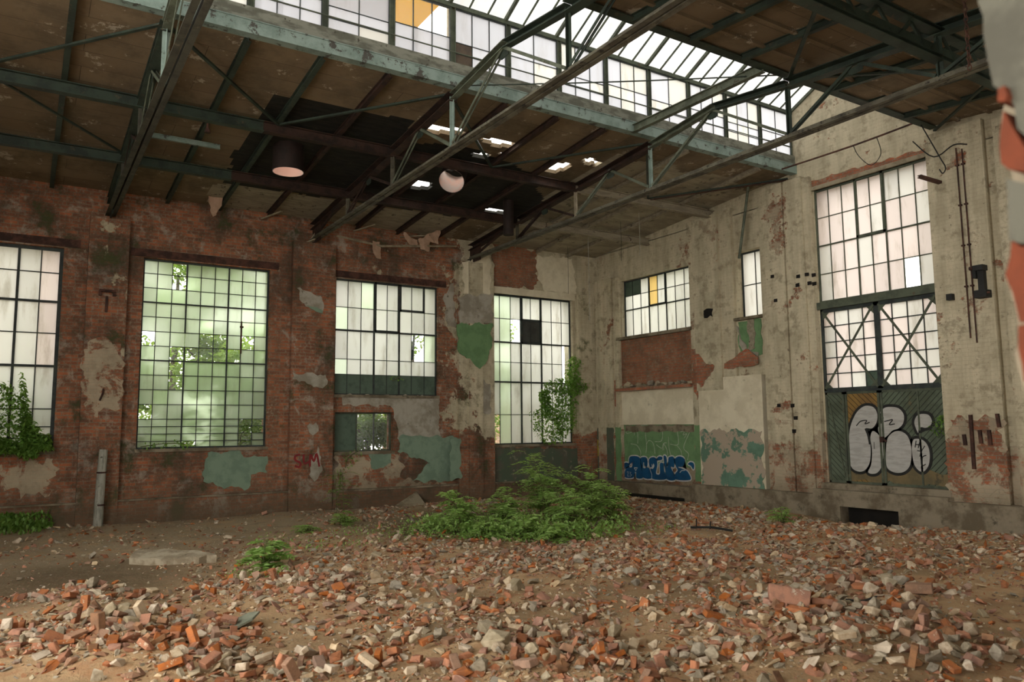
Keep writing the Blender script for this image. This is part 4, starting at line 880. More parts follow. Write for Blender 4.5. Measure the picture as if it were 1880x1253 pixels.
duct((3.95, -11.05, 7.62), .31, .44, 'broad dark vent duct with a pinkish lining, nearest the left truss', top=.25)
dv = duct((4.55, -7.55, 7.6), .28, .42, 'dark vent duct tilted towards the floor with a pale pink mouth', (math.radians(-28), math.radians(-38)), top=.35)
duct((3.2, -5.3, 7.55), .13, .78, 'slim closed dark pipe hanging from the roof beside the far truss', closed=True, top=.1)
# torn sheets hanging near the long wall
def sheet(px, X, label, seed):
    pts = jag([onL(a, b, X) for a, b in px], .05, .012, seed); q = MB()
    n = len(pts); f = lambda u: X+.05*math.sin(u*9+seed)
    q.add([(f(u), u, v) for u, v in pts]+[(f(u)-.012, u, v) for u, v in pts], [tuple(range(n)), tuple(range(2*n-1, n-1, -1))]+[(i, (i+1) % n, (i+1) % n+n, i+n) for i in range(n)])
    tag(q.build('torn_sheet', 'fabric'), label, 'sheet', 'torn insulation sheets')
sheet([(740,427),(756,436),(768,440),(766,453),(752,450),(742,440)], .5, 'small torn brown sheet, left of the pair on the rod', 1)
sheet([(768,440),(790,428),(808,422),(806,448),(790,444),(788,462),(772,458)], .5, 'large torn brown sheet, right of the pair on the rod', 2)
sheet([(683,443),(698,444),(701,474),(690,474),(684,465)], .5, 'torn brown sheet hanging alone above the third window', 3)
sheet([(380,350),(402,345),(416,352),(398,395),(392,397),(384,372)], .6, 'torn pale brown sheet hanging from the eaves at left', 4)
q = MB(); q.tube([(.5, *onL(618, 433, .5)), (.5, *onL(700, 452, .5)), (.5, *onL(838, 452, .5))], .03, 7); tag(q.build('hanging_rod', 'wood'), 'pale rod hanging below the eaves over the third window', 'rod')
for i, (x0, y0, x1, y1, lb) in enumerate(((562,447,600,430,'pale board end at the wall under the middle truss'), (573,440,602,372,'pale leaning board left of the middle truss'), (480,402,518,368,'pale batten hanging at the eaves by the broken ceiling'), (650,415,690,385,'pale batten right of the middle truss'), (735,402,790,432,'thin pale batten fallen across the eaves'))):
    a = onL(x0, y0, .05); b = onL(x1, y1, .5); a = (a[0], min(a[1], 7.2)); b = (b[0], min(b[1], 7.33)); q = MB(); q.bar((.03, *a), (.5, *b), .1 if i < 2 else .05, .03); tag(q.build('fallen_batten', 'wood'), lb, 'board', 'loose battens at the eaves')
d = ray(738, 157); p = CP+d*((6.9-CP.x)/d.x); q = MB(); q.tube([(6.9, p.y-.03, p.z+.12), (6.93, p.y, p.z), (6.9, p.y-.08, p.z-.14)], [.03, .05, .02], 7); tag(q.build('hanging_scrap', 'scrap'), 'small pale scrap hanging under the valley beam', 'scrap')
d = ray(381, 237); p = CP+d*((5.07-CP.x)/d.x); q = MB(); q.tube([(5.07, p.y, p.z+.1), (5.07, p.y, p.z)], .02); q.tube([(5.07, p.y, p.z+.02), (5.07, p.y, p.z-.07)], [.03, .06]); tag(q.build('lamp_socket', 'rust'), 'small rusty lamp socket under the left purlin', 'lamp')
# ironwork on the long wall
a = onL(197, 540, .2); q = MB(); q.box(.15, .26, a[0]-.16, a[0]+.16, a[1]+.04, a[1]+.09); q.box(.15, .22, a[0]-.17, a[0]-.11, a[1]-.04, a[1]+.06); q.box(.15, .22, a[0]+.11, a[0]+.17, a[1]-.04, a[1]+.06); q.box(.15, .2, a[0]-.03, a[0]+.02, a[1]-.4, a[1]-.05)
tag(q.build('wall_bracket', 'rust'), 'rusty bracket on the left pilaster between the two left windows', 'bracket')
a = onL(185, 726, .2); q = MB(); q.tube([(.15, a[0]+.05, a[1]+.14), (.25, a[0]+.03, a[1]+.02), (.25, a[0]-.02, a[1]-.12)], .022); tag(q.build('wall_hook', 'rust'), 'rusty hook on the left pilaster below the bracket', 'hook')
# ------------------------------------------------------------------ outdoors
q = MB(); q.box(-40, -.46, -45, 40, -.7, -.6); q.box(-.45, 40, .46, 40, -.7, -.6); struct(q.build('ground', 'outground'))
q = MB(); q.box(-17, -11, -24, -14.5, -.6, 9.5); tag(q.build('brick_building', 'outbrick'), 'pale brick building outside the leftmost window', 'building')
q = MB(); q.box(9, 19, 6.2, 12, -.6, 8.3); tag(q.build('brick_building', 'outbrick'), 'pink brick building outside the tall window over the door', 'building')
q = MB(); q.box(-12, -7, -2.2, 9, -.6, 3.0); tag(q.build('brick_building', 'outbrick'), 'low pale brick building outside the ivy window', 'building')
def leaves(n, fn, size, seed, droop=.3):
    r = np.random.default_rng(seed); P = np.array([fn(r) for _ in range(n)], float)
    a = r.uniform(0, 2*PI, n); t = r.normal(droop, .45, n); s = size*r.uniform(.6, 1.25, n)
    d = np.stack([np.cos(a)*np.cos(t), np.sin(a)*np.cos(t), -np.sin(t)], 1)
    w = np.stack([-np.sin(a), np.cos(a), r.normal(0, .4, n)], 1); w /= np.linalg.norm(w, axis=1)[:, None]
    nn = np.cross(d, w)
    tip = P+d*s[:, None]; mid = P+d*(s*.45)[:, None]+nn*(s*.08)[:, None]
    A = mid+w*(s*.3)[:, None]; B = mid-w*(s*.3)[:, None]
    V_ = np.stack([P, A, tip, B], 1).reshape(-1, 3); Fc = np.arange(4*n).reshape(-1, 4)
    return V_, Fc
def leafmesh(name, VF, m, parent=None, loc=(0, 0, 0)):
    V_, Fc = VF; me = bpy.data.meshes.new(name); me.from_pydata(V_.tolist(), [], Fc.tolist()); return link(name, me, m, parent, loc)
def tree(x, y, h, rx, label, m, n=2600, seed=0, z0=.8, size=.16):
    root = empty('tree', (x, y, -.6)); tag(root, label, 'tree', 'trees outside the windows')
    q = MB(); q.tube([(0, 0, 0), (.1, .05, h*.4), (.0, .1, h*.8)], [.14, .1, .04]); 
    for k in range(5): a = k*1.3; q.tube([(.05, .05, h*(.3+.1*k)), (math.cos(a)*rx*.6, math.sin(a)*rx*.6, h*(.45+.1*k))], [.05, .015], 5)
    q.build('trunk', 'bark', root)
    cl = [(random.gauss(0, rx*.5), random.gauss(0, rx*.6), random.uniform(z0, h), random.uniform(.4, .9)) for _ in range(22)]
    def fn(r):
        c = cl[r.integers(len(cl))]; v = r.normal(size=3); v /= np.linalg.norm(v); v *= c[3]*r.uniform(.4, 1); px_, py_ = c[0]+v[0], c[1]+v[1]
        if x < 0: px_ = min(px_, -x-.75-abs(v[2])*.1)
        else: py_ = max(py_, .8-y)
        return (px_, py_, c[2]+v[2]*.8)
    leafmesh('foliage', leaves(n, fn, size, seed), m, root)
tree(-2.6, -11.0, 5.6, 1.7, 'bright leafy tree outside the second window', 'tree', 12000, 1, .3, .19)
tree(-1.9, -12.6, 3.0, 1.0, 'low leafy shrub outside the left half of the second window', 'tree', 6000, 11, .3, .15)
tree(-2.0, -10.8, 3.4, 1.0, 'low leafy shrub outside the right half of the second window', 'tree', 7000, 12, .3, .15)
tree(-3.4, -12.0, 8.6, 1.3, 'tall tree outside the left part of the second window', 'tree', 9000, 2, 3.5, .18)
tree(-3.0, -9.4, 6.6, 1.0, 'leafy tree outside between the second and third windows', 'tree', 7000, 3, .5, .18)
tree(-1.4, -7.2, 3.2, .9, 'dark bushy tree outside the small wall opening', 'treedark', 9000, 4, .6, .14)
tree(-2.8, -5.2, 6.6, 1.1, 'leafy tree outside the third window', 'tree', 8000, 5, 1.2)
tree(-2.4, -3.0, 6.2, 1.1, 'leafy tree outside the ivy window', 'tree', 8000, 6, .6)
tree(-1.6, -16.0, 3.6, 1.0, 'leafy bush tree outside the leftmost window', 'tree', 7000, 8, .6)
tree(2.9, 1.6, 7.0, .7, 'leafy tree outside the window over the brick infill', 'tree', 900, 7, 5.0)
# ------------------------------------------------------------------ floor
MOUNDS = [(230,1185,1.6,.7,.16), (160,1100,.8,.5,.10), (1480,1165,1.5,1.2,.26), (1620,1105,1.1,.8,.18), (1000,1225,1.6,.8,.14), (560,1085,1.4,1.0,.10), (1640,985,2.4,.6,.05), (1850,975,1.2,.6,.06), (1330,940,1.6,.7,.05)]
MW = [(*onG(a, b), sx, sy, h) for a, b, sx, sy, h in MOUNDS]
MW.append((9.32, -.4, .75, .55, -.30))
def hgt(x, y):
    z = .05*noise.noise((x*.45, y*.45, 1))+.025*noise.noise((x*1.7, y*1.7, 4))+.008*noise.noise((x*6, y*6, 2))
    for a, b, sx, sy, h in MW: z += h*math.exp(-((x-a)/sx)**2-((y-b)/sy)**2)
    return z-.03
HS = .1; HX0, HY0 = -.4, -22.0; HNX, HNY = 225, 224
H = np.array([[hgt(HX0+i*HS, HY0+j*HS) for j in range(HNY+1)] for i in range(HNX+1)])
def hz(x, y):
    i = min(max((x-HX0)/HS, 0), HNX-1e-3); j = min(max((y-HY0)/HS, 0), HNY-1e-3); a, b = int(i), int(j); i -= a; j -= b
    return (H[a, b]*(1-i)+H[a+1, b]*i)*(1-j)+(H[a, b+1]*(1-i)+H[a+1, b+1]*i)*j
v = [(HX0+i*HS, HY0+j*HS, H[i, j]) for i in range(HNX+1) for j in range(HNY+1)]
f = [(i*(HNY+1)+j, (i+1)*(HNY+1)+j, (i+1)*(HNY+1)+j+1, i*(HNY+1)+j+1) for i in range(HNX) for j in range(HNY)]
me = bpy.data.meshes.new('floor'); me.from_pydata(v, [], f); me.polygons.foreach_set('use_smooth', [True]*len(f)); struct(link('floor', me, 'floor'))
# ------------------------------------------------------------------ rubble pieces
def hull(pts, bev=0):
    bm = bmesh.new(); vs = [bm.verts.new(p) for p in pts]; r = bmesh.ops.convex_hull(bm, input=vs)
    bmesh.ops.delete(bm, geom=[g for g in set(r['geom_interior']+r['geom_unused']) if isinstance(g, bmesh.types.BMVert)], context='VERTS')
    bmesh.ops.dissolve_limit(bm, angle_limit=.12, verts=bm.verts[:], edges=bm.edges[:])
    if bev: bmesh.ops.bevel(bm, geom=bm.edges[:], offset=bev, segments=1, affect='EDGES')
    bm.normal_update(); return bm
def tmpl(kind, i):
    r = random.Random(100+i+(50 if kind == 'c' else 0))
    if kind == 'b':
        L = [.24, .13, .11, .16, .2, .09, .24, .12, .14, .18][i % 10]; w, h = .115, .07; p = []
        for sx in (-1, 1):
            for sy in (-1, 1):
                for sz in (-1, 1):
                    j = .03 if sx > 0 and L < .23 else .004
                    p.append((sx*L/2+r.uniform(-j, j), sy*w/2+r.uniform(-.004, .004), sz*h/2+r.uniform(-.004, .004)))
        if L < .23:
            for _ in range(3): p.append((L/2+r.uniform(0, .025), r.uniform(-.04, .04), r.uniform(-.025, .025)))
            p[r.choice((4, 5, 6, 7))] = (L*.1, 0, 0)
        return hull(p, .005)
    s = r.uniform(.08, .17); a, b, c = s, s*r.uniform(.6, 1), s*r.uniform(.4, .75)
    return hull([tuple(q*k for q, k in zip(Vector((r.gauss(0, 1), r.gauss(0, 1), r.gauss(0, 1))).normalized(), (a*r.uniform(.8, 1), b, c))) for _ in range(15)], .004)
def tomesh(bm, name, m):
    me = bpy.data.meshes.new(name); bm.to_mesh(me); me.materials.append(MT[m]); return me
TB = [tmpl('b', i) for i in range(12)]; TC = [tmpl('c', i) for i in range(12)]
MESH = {(k, i, m): tomesh((TB if k == 'b' else TC)[i], 'broken_brick' if k == 'b' else 'concrete_chunk', m) for k, ms in (('b', ('r_red', 'r_dark', 'r_pale')), ('c', ('r_grey', 'r_pale'))) for i in range(12) for m in ms}
EXT = {k: (max(abs(v.co.x) for v in (TB if k[0] == 'b' else TC)[k[1]].verts), max(abs(v.co.z) for v in (TB if k[0] == 'b' else TC)[k[1]].verts)) for k in MESH}
placed = []
MN = {'r_red': 'orange-red', 'r_dark': 'dull brown', 'r_pale': 'pale mortar-crusted', 'r_grey': 'grey'}
HEAPS = [('in the heap at the lower left', 230,1176,235,42,92,.16), ('in the small heap on bare earth at the left', 160,1096,105,20,26,.2), ('in the band of rubble left of the middle', 575,1085,190,40,44,.35),
         ('along the bottom middle of the rubble field', 1000,1215,360,42,88,.42), ('in the large mound at the lower right', 1500,1160,230,55,84,.45), ('in the low mound at the right beside bare earth', 1620,1100,150,26,34,.35),
         ('in front of the hole under the doors', 1700,978,190,12,46,.6), ('scattered in the middle of the floor', 1000,1075,420,50,46,.35), ('at the bottom left edge of the rubble field', 480,1228,190,26,34,.2), ('at the bottom right edge of the rubble field', 1720,1222,170,32,44,.45)]
rr = random.Random(21)
nb = nc = 0
for place, px_, py_, rx, ry, cnt, cf in HEAPS:
    for k in range(cnt):
        for _ in range(30):
            a = rr.uniform(0, 2*PI); t = math.sqrt(rr.random()); x, y = onG(px_+rx*t*math.cos(a), py_+ry*t*math.sin(a))
            if x < .3 or y > -.55 or any((x-q[0])**2+(y-q[1])**2 < .012 for q in placed): continue
            break
        c = rr.random() < cf; kind = 'c' if c else 'b'; i = rr.randrange(12)
        m = rr.choice(('r_grey', 'r_grey', 'r_pale')) if c else rr.choice(('r_red', 'r_red', 'r_red', 'r_dark', 'r_pale'))
        sc = rr.uniform(.35, .72)*(1.35 if rr.random() < .12 else 1) if c else rr.uniform(.52, .86)
        zz = hz(x, y)
        for q in placed:
            d = math.hypot(x-q[0], y-q[1])
            if d < .2: zz = max(zz, q[2]+q[3]*(1-d/.2)*1.3)
        steep = rr.random() < .25
        e = Euler((rr.gauss(0, .25)+(PI/2 if steep and rr.random() < .5 else 0), rr.gauss(0, .3)+(1.2 if steep else 0), rr.uniform(0, 2*PI)))
        M3 = e.to_matrix(); zmin = min((M3@v.co).z for v in (TC if c else TB)[i].verts)*sc
        o = bpy.data.objects.new('concrete_chunk' if c else 'broken_brick', MESH[(kind, i, m)]); COL.objects.link(o)
        o.location = (x, y, zz-zmin*.62); o.rotation_euler = e; o.scale = (sc,)*3
        nm = 'lump of concrete' if c and m == 'r_grey' else ('lump of rubble' if c else 'broken brick')
        tag(o, f'{MN[m]} {nm} {place}', 'rubble' if c else 'brick', f'{MN[m]} {nm}s {place}')
        placed.append((x, y, zz, -zmin)); nb += not c; nc += c
# loose small rubble over the whole floor: far too many to count
def dens(x, y):
    p = topx((x, y, 0)); 
    if p[2] < 1: return 0
    u, v = p[0], p[1]; g = lambda a, b, rx, ry: math.exp(-((u-a)/rx)**2-((v-b)/ry)**2)
    d = .07
    if u > 560: d = .30
    d = max(d, .85*g(1300,1020,700,40), .5*g(820,1020,260,30), .95*g(580,1085,230,45), 1.0*g(230,1180,260,45), .8*g(160,1098,120,22), 1.1*g(1050,1230,560,60), 1.1*g(1500,1170,300,60), .9*g(1620,1100,190,28), 1.0*g(1690,968,260,22), .8*g(1300,940,200,18), .95*g(480,1230,260,40), .7*g(900,1130,330,40))
    d *= 1-.85*g(170,1060,240,28); d *= 1-.8*g(1830,1120,160,60); d *= 1-.55*g(1280,1068,200,25); d *= 1-.8*g(900,950,260,22); d *= 1-.55*g(1120,1095,170,18); d *= 1-.6*g(600,965,230,22)
    return d
def scatter(name, N, smin, smax, seed, mats, probs, label, base=1.0):
    r = np.random.default_rng(seed); V_ = []; F_ = []; MI = []; off = 0
    TT = TB[1:6]+TC; arr = []
    for b in TT:
        b.verts.index_update(); b.verts.ensure_lookup_table()
        # light version: hull without bevel
        co = np.array([v.co[:] for v in b.verts]); s = co.max(0)-co.min(0)
        bm = hull([tuple(c/ max(s)) for c in co]); bmesh.ops.dissolve_limit(bm, angle_limit=.5, verts=bm.verts[:], edges=bm.edges[:])
        bm.verts.index_update(); arr.append((np.array([v.co[:] for v in bm.verts]), [[v.index for v in f.verts] for f in bm.faces])); bm.free()
    n = 0; tries = 0
    while n < N and tries < N*14:
        tries += 1
        x, y = r.uniform(.2, 18.2), r.uniform(-17.5, -.45)
        dd = dens(x, y)*base
        nz = .5+.9*noise.noise((x*1.1, y*1.1, 11))+.5*noise.noise((x*3, y*3, 17))
        if r.random() > dd*max(.08, nz+.25): continue
        u = topx((x, y, 0))[0]
        if u < -150 or u > 2050: continue
        co, fs = arr[r.integers(len(arr))]; s = smin*(smax/smin)**(r.random()**1.7)
        e = Euler((r.normal(0, .4), r.normal(0, .4), r.uniform(0, 6.28))); M3 = np.array(e.to_matrix())
        c = (co*np.array([1, r.uniform(.7, 1), r.uniform(.32, .75)]))@M3.T*s
        c += np.array([x, y, hz(x, y)-c[:, 2].min()*.55]); V_.append(c)
        F_ += [[k+off for k in q] for q in fs]; MI += [int(r.choice(len(mats), p=probs))]*len(fs); off += len(co); n += 1
    me = bpy.data.meshes.new(name); me.from_pydata(np.concatenate(V_).tolist(), [], F_); o = link(name, me, mats); me.polygons.foreach_set('material_index', MI)
    return tag(o, label, 'rubble', None, 'stuff')
RM = ['r_red', 'r_dark', 'r_pale', 'r_grey']
scatter('brick_rubble', 15000, .045, .165, 5, RM, [.36, .2, .25, .19], 'loose broken brick and mortar rubble spread over the hall floor')
scatter('brick_gravel', 42000, .016, .055, 6, RM, [.33, .12, .36, .19], 'small brick and mortar crumbs covering the hall floor', 1.3)
# single things lying on the floor
def onfloor(bm, name, m, px_, py_, rot, sc, label, catg, sink=.8):
    x, y = onG(px_, py_); e = Euler(rot); M3 = e.to_matrix(); zmin = min((M3@Vector(v.co*Vector((1, 1, 1)))).z for v in bm.verts)
    me = bpy.data.meshes.new(name); bm.to_mesh(me); o = link(name, me, m); o.location = (x, y, hz(x, y)-zmin*sink); o.rotation_euler = rot; return tag(o, label, catg)
def shard(pts, th, seed, m=.01):
    r = random.Random(seed); bm = bmesh.new(); P = jag(pts, .09, m, seed)
    a = [bm.verts.new((x, y, th/2+r.uniform(-th, th)*.12)) for x, y in P]; b = [bm.verts.new((x, y, -th/2)) for x, y in P]; n = len(P)
    bm.faces.new(a); bm.faces.new(b[::-1])
    for i in range(n): bm.faces.new((a[i], b[i], b[(i+1) % n], a[(i+1) % n]))
    return bm
onfloor(shard([(-.5,-.2),(.1,-.25),(.55,-.15),(.75,.02),(.35,.22),(-.2,.3),(-.55,.16)], .12, 3, .03), 'stone_slab', 'slab', 308, 1028, (.12, .03, 1.0), 1, 'pale broken stone slab lying on the earth at left', 'slab')
onfloor(shard([(-.14,-.1),(.02,-.15),(.15,-.04),(.13,.1),(-.03,.13),(-.14,.05)], .02, 4, .008), 'broken_plate', 'plate', 447, 1150, (.35, -.25, .6), 1, 'grey-green broken plate lying beside the left heap', 'plate')
b_ = bmesh.new(); bmesh.ops.create_cube(b_, size=1, matrix=Matrix.Diagonal((.12, .075, .2, 1))); bmesh.ops.bevel(b_, geom=b_.edges[:], offset=.006, segments=1, affect='EDGES')
onfloor(b_, 'standing_brick', 'r_dark', 178, 1188, (.06, -.08, .5), 1, 'brown brick standing on end in the heap at the lower left', 'brick', .85)
b_ = bmesh.new(); bmesh.ops.create_cube(b_, size=1, matrix=Matrix.Diagonal((.26, .12, .1, 1))); bmesh.ops.bevel(b_, geom=b_.edges[:], offset=.006, segments=1, affect='EDGES')
onfloor(b_, 'whole_brick', 'r_dark', 1690, 1122, (.05, -.08, .45), 1, 'whole brown brick on top of the low mound at right', 'brick', 1)
b_ = hull([(random.Random(i+3).choice((-.2, .2, .1))*random.Random(i).uniform(.7, 1), random.Random(i+63).choice((-.14, .14))*random.Random(i+5).uniform(.7, 1), random.Random(i+83).choice((-.09, .09))*random.Random(i+9).uniform(.7, 1)) for i in range(26)], .008)
onfloor(b_, 'masonry_block', 'r_red', 1450, 1158, (-.35, .12, .75), 1, 'large pinkish masonry block sticking out of the lower right mound', 'block', .6)
onfloor(hull([(random.Random(i).uniform(-.16, .16), random.Random(i+40).uniform(-.13, .13), random.Random(i+80).uniform(-.1, .1)) for i in range(18)], .006), 'boulder', 'r_grey', 910, 1212, (0, 0, .5), 1, 'rounded grey stone at the bottom middle of the rubble', 'stone', .7)
onfloor(hull([(random.Random(i+7).uniform(-.13, .13), random.Random(i+47).uniform(-.11, .11), random.Random(i+87).uniform(-.09, .09)) for i in range(18)], .006), 'boulder', 'r_grey', 945, 1082, (0, 0, .2), 1, 'grey stone alone on the bare earth in the middle', 'stone', .8)
q = MB(); x, y = onG(1268, 973); x2, y2 = onG(1345, 976); q.tube([(x, y, hz(x, y)+.06), ((x+x2)/2, (y+y2)/2, .06), (x2, y2, hz(x2, y2)+.04)], .025, 6); q.tube([(x+.15, y, .05), (x+.16, y, .22)], .012, 5); q.tube([(x+.45, y+.05, .05), (x+.47, y+.05, .2)], .012, 5)
tag(q.build('iron_bar', 'black'), 'black iron bar with upright prongs lying before the end wall', 'bar')
q = MB(); x, y = onG(1555, 1143); q.tube(cat([(x, y, hz(x, y)+.04), (x+.1, y+.12, hz(x, y)+.03), (x+.12, y+.35, hz(x, y)+.05)], 4, False), [.012]*8+[.006], 5); tag(q.build('burnt_stick', 'black'), 'thin black stick on the earth by the lower right mound', 'stick')
x, y = onG(1460, 738+345); q = MB(); 
for i, (a, b, l, lb) in enumerate(((1460,740,0,''),)): pass
q = MB(); x, y = onG(745, 925); q.add([(.7, y-.55, .05), (.16, y+.2, .27), (.18, y+.27, .30), (.6, y+.3, .04), (.68, y-.55, .0), (.1, y+.2, .2), (.12, y+.27, .23), (.6, y+.3, -.02)], [(0,1,2,3),(4,7,6,5),(0,4,5,1),(1,5,6,2),(2,6,7,3),(3,7,4,0)])
tag(q.build('leaning_slab', 'wood'), 'pale brown triangular slab leaning at the foot of the long wall', 'slab')
# post at the left
a = onL(180, 958, .42); zt_ = onL(179, 826, .42)[1]; hb_ = hz(.42, a[0])-.1
rt_ = empty('standing_post', (.42, a[0], hb_)); tag(rt_, 'weathered pale post standing in front of the left pilaster', 'post')
q = MB(); q.tube([(0, 0, 0), (0, 0, .5), (-.01, .02, 1.2), (-.02, .04, zt_-hb_)], [.1, .095, .09, .085], 12); q.build('shaft', 'post', rt_)
for z in (.52, 1.2): q = MB(); q.tube([(0, .02, z), (0, .02, z+.035)], .105-.006*(z > 1), 12); q.build('band', 'rust', rt_)
# lumps on the ledge under the end wall window
for i in range(11):
    u = 1.3+i*.265+rr.uniform(-.05, .05); k = ('c', rr.randrange(12), 'r_grey'); sc = rr.uniform(.8, 1.15)
    e = Euler((rr.gauss(0, .3), rr.gauss(0, .3), rr.uniform(0, 6)))
    zm = min((e.to_matrix()@v.co).z for v in TC[k[1]].verts)*sc
    o = bpy.data.objects.new('concrete_chunk', MESH[k]); COL.objects.link(o); o.location = (u, -.13, 3.115-zm*.97); o.rotation_euler = e; o.scale = (sc,)*3
    tag(o, f"grey lump on the ledge below the brick infill, {ORD[i]} from the left", 'rubble', 'lumps on the ledge of the end wall')
# ------------------------------------------------------------------ plants
def leaflets(specs, seed):                       # (point, direction, length) -> leaf quads
    r = np.random.default_rng(seed); V_ = []; Fc = []
    for i, (p, d, L) in enumerate(specs):
        p = Vector(p); d = Vector(d).normalized(); w = d.cross(Vector((r.normal(0, .25), r.normal(0, .25), 1))).normalized(); n_ = w.cross(d)
        V_ += [tuple(p), tuple(p+d*L*.4+w*L*.2+n_*L*.05), tuple(p+d*L-n_*L*.12), tuple(p+d*L*.4-w*L*.2+n_*L*.05)]; Fc.append((4*i, 4*i+1, 4*i+2, 4*i+3))
    return np.array(V_), np.array(Fc)
def sapling(px_, py_, h, nst, label, seed, spread=.5, leaf=.095, m='leaf', group='saplings in the corner'):
    x, y = onG(px_, py_); z = hz(x, y)-.04; root = empty('sapling', (x, y, z)); tag(root, label, 'plant', group)
    r = random.Random(seed); q = MB(); sp = []
    for s in range(nst):
        a = r.uniform(0, 2*PI); ln = r.uniform(.6, 1)*h; out = r.uniform(.15, 1)*spread*ln
        b = Vector((r.uniform(-.08, .08), r.uniform(-.08, .08), 0)); pts = [b+Vector((math.cos(a)*out*t*t, math.sin(a)*out*t*t, ln*t)) for t in (0, .3, .6, 1)]
        q.tube(pts, [.012, .01, .007, .004], 5)
        for k in range(int(5+ln*7)):
            t = .2+.8*k/(5+ln*7); c = b+Vector((math.cos(a)*out*t*t, math.sin(a)*out*t*t, ln*t)); az = k*2.4+r.uniform(-.4, .4); L = r.uniform(.28, .5)*(.6+.4*h)*(1.1-.3*t)
            dr = Vector((math.cos(az), math.sin(az), .5)); pr = [c+dr*L*u-Vector((0, 0, .55*L*u*u)) for u in (0, .33, .66, 1)]
            q.tube(pr, .003, 4, cap=False)
            for j in range(1, 9):
                u = j/8; c2 = c+dr*L*u-Vector((0, 0, .55*L*u*u)); side = Vector((-math.sin(az), math.cos(az), 0))
                for sg in (-1, 1): sp.append((c2, side*sg+dr*.45+Vector((0, 0, r.uniform(-.35, .1))), leaf*(1.1-.5*abs(u-.5))*r.uniform(.8, 1.15)))
    q.build('stem', 'stem', root); leafmesh('foliage', leaflets(sp, seed), m, root)
for i, a in enumerate(((1000,957,1.6,10,'tallest sapling with feathery leaves in front of the ivy window'), (1085,950,1.3,9,'broad sapling right of the tallest one, before the corner'), (925,968,.9,7,'low sapling left of the tallest one'),
    (850,978,.9,8,'bushy sapling at the left end of the green patch'), (1120,960,1.0,7,'small sapling at the right end of the green patch'), (1045,972,.9,7,'sapling in front of the tallest one, to its right'), (960,984,.55,5,'short sapling at the front edge of the green patch'),
    (895,985,.5,5,'short sapling at the front left of the green patch'), (1020,990,.45,4,'shortest sapling at the front right of the green patch'), (800,975,.4,4,'small sapling just left of the green patch'))):
    sapling(*a, seed=30+i, leaf=.12)
sapling(485, 1045, .5, 5, 'lone leafy weed on the earth left of the middle', 50, .8, .13, 'herb', 'weeds on the floor')
sapling(1432, 958, .4, 4, 'lone green weed at the foot of the end wall plinth', 51, .6, .08, 'herb', 'weeds on the floor')
sapling(632, 962, .4, 5, 'low green weed at the foot of the long wall below the small opening', 52, .9, .08, 'herb', 'weeds on the floor')
sapling(625, 938, 1.1, 2, 'thin climbing weed against the long wall below the small opening', 53, .12, .06, 'ivy', 'weeds on the floor')
sapling(560, 975, .25, 4, 'tiny weed on the earth before the third window', 54, 1, .07, 'herb', 'weeds on the floor')
def stuffleaf(name, polys, n, X, size, label, seed, m, catg='plant', plane='L', kind=None, droop=.3, depth=.12):
    # leaves over a region of a wall
    def fn(r):
        while True:
            P_ = polys[r.integers(len(polys))]; xs = [p[0] for p in P_]; ys = [p[1] for p in P_]; a, b = r.uniform(min(xs), max(xs)), r.uniform(min(ys), max(ys))
            if inside(a, b, P_): break
        o_ = X+r.uniform(0, depth)
        if plane == 'L': u = onL(a, b, X+depth/2); return (o_, u[0], u[1])
        u = onB(a, b, -(X+depth/2)); return (u[0], -o_, u[1])
    return fn
def vine(label, polys, n, X, size, seed, stems, plane='L', depth=.12, m='ivy', name='climbing_ivy'):
    pr = (lambda a, b: (X+.03, *onL(a, b, X+.03))) if plane == 'L' else (lambda a, b: (onB(a, b, -X-.03)[0], -X-.03, onB(a, b, -X-.03)[1]))
    p0 = pr(*stems[0][0]); root = empty(name, p0); tag(root, label, 'ivy')
    q = MB()
    for s in stems: q.tube(cat([Vector(pr(*p))-Vector(p0) for p in s], 4, False), .01, 5)
    q.build('stem', 'stem', root); V_, Fc = leaves(n, stuffleaf('', polys, n, X, size, '', seed, m, plane=plane, depth=depth), size, seed, .55); leafmesh('foliage', (V_-np.array(p0), Fc), m, root)
vine('dense ivy climbing over the right side of the window by the corner', [[(1040,665),(1052,652),(1066,665),(1062,700),(1078,712),(1060,720),(1040,700)], [(995,705),(1010,697),(1060,690),(1080,705),(1064,725),(1000,722)], [(1020,715),(1058,715),(1054,790),(1040,800),(1015,815),(1005,790)], [(975,755),(1010,745),(1040,760),(1035,812),(1000,815),(978,790)], [(992,720),(1008,715),(1010,760),(998,765)], [(1015,715),(1055,700),(1056,780),(1026,800)]], 4200, .02, .095, 3,
     [[(1050,810),(1052,740),(1048,660)], [(1050,750),(1020,712),(998,706)], [(1035,815),(1020,770),(990,770)]], depth=.25)
vine('dense ivy growing in over the sill of the leftmost window', [[(-60,690),(15,700),(35,722),(50,760),(72,780),(80,822),(-60,822)], [(60,795),(88,800),(95,822),(60,825)], [(-60,800),(85,812),(60,835),(30,832),(-60,838)], [(140/3.58,680),(70,835),(40,845)]], 5600, .0, .10, 4, [[(20,822),(15,760),(25,710)], [(50,822),(55,790),(85,815)]], depth=.35)
vine('ivy shoots along the sill of the second window', [[(255,822),(262,812),(300,812),(325,806),(345,812),(346,824)], [(438,792),(450,775),(485,785),(480,792)]], 160, -.02, .075, 5, [[(258,821),(300,815),(345,815)], [(440,820),(445,795),(470,783)]], depth=.15)
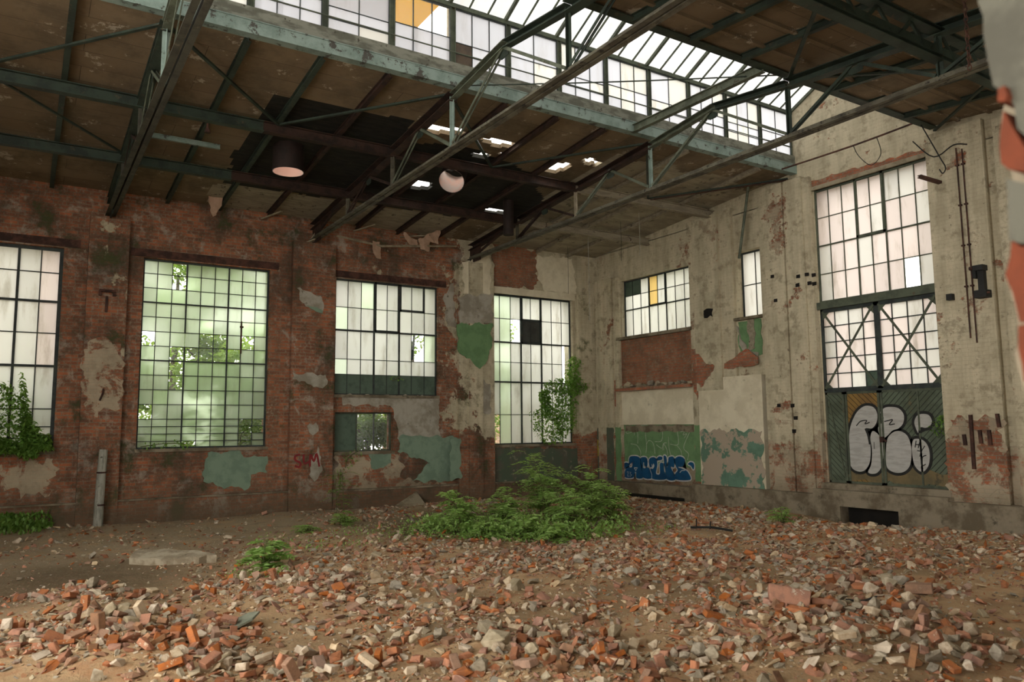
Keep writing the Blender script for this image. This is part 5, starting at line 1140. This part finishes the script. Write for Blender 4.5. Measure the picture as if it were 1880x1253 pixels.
vine('ivy shoot hanging from the sill of the small opening', [[(628,830),(662,826),(668,838),(650,850),(640,862),(634,850)], [(618,858),(630,862),(628,940),(618,940)]], 200, .03, .06, 6, [[(660,828),(640,840),(634,860)], [(625,862),(624,900),(622,940)]], depth=.1)
vine('small green shoot growing at the edge of the door', [[(1705,790),(1722,760),(1738,752),(1742,790),(1725,806)], [(1718,770),(1735,760),(1735,775)]], 150, .0, .07, 7, [[(1742,800),(1725,785),(1712,775)]], plane='B', depth=.15)
vine('small plant on the sill over the small opening', [[(716,690),(732,690),(740,698),(720,700)]], 26, .02, .07, 8, [[(720,700),(735,692)]], depth=.08)
def ground_stuff(name, ell_, n, size, label, seed, m, hmax=.12, droop=-.5):
    def fn(r):
        e = ell_[r.integers(len(ell_))]
        a = r.uniform(0, 2*PI); t = math.sqrt(r.random()); x, y = onG(e[0]+e[2]*t*math.cos(a), e[1]+e[3]*t*math.sin(a)); x = max(x, .15); return (x, y, hz(x, y)+r.random()**2*hmax)
    tag(leafmesh(name, leaves(n, fn, size, seed, droop), m), label, 'plants', None, 'stuff')
ground_stuff('ground_herbs', [(960,978,190,14), (860,975,130,14), (1050,970,110,16), (960,982,120,10)], 5200, .075, 'low green herbs covering the ground around the saplings', 60, 'herb', .3)
ground_stuff('sparse_weeds', [(640,985,190,14), (560,1000,120,10), (690,975,90,10), (470,1060,70,10), (1190,970,60,10)], 900, .05, 'sparse low weeds on the earth left of the saplings', 61, 'herb', .06)
ground_stuff('grass_patch', [(20,965,75,18), (-40,960,80,22)], 3000, .09, 'dense green grass at the foot of the wall at far left', 62, 'ivy', .32, -.9)
# ------------------------------------------------------------------ daylight
w = bpy.data.worlds.new('overcast_sky'); S.world = w; w.use_nodes = True
bg = w.node_tree.nodes['Background']; bg.inputs[0].default_value = (1.0, .965, .90, 1); bg.inputs[1].default_value = 1.0
S.view_settings.view_transform = 'Standard'; S.view_settings.look = 'None'; S.view_settings.gamma = 1; S.view_settings.use_curve_mapping = False
S.view_settings.exposure = 2.5
S.cycles.max_bounces = 8; S.cycles.diffuse_bounces = 5; S.cycles.transparent_max_bounces = 12; S.cycles.transmission_bounces = 6
S.cycles.sample_clamp_indirect = 8; S.cycles.use_denoising = True
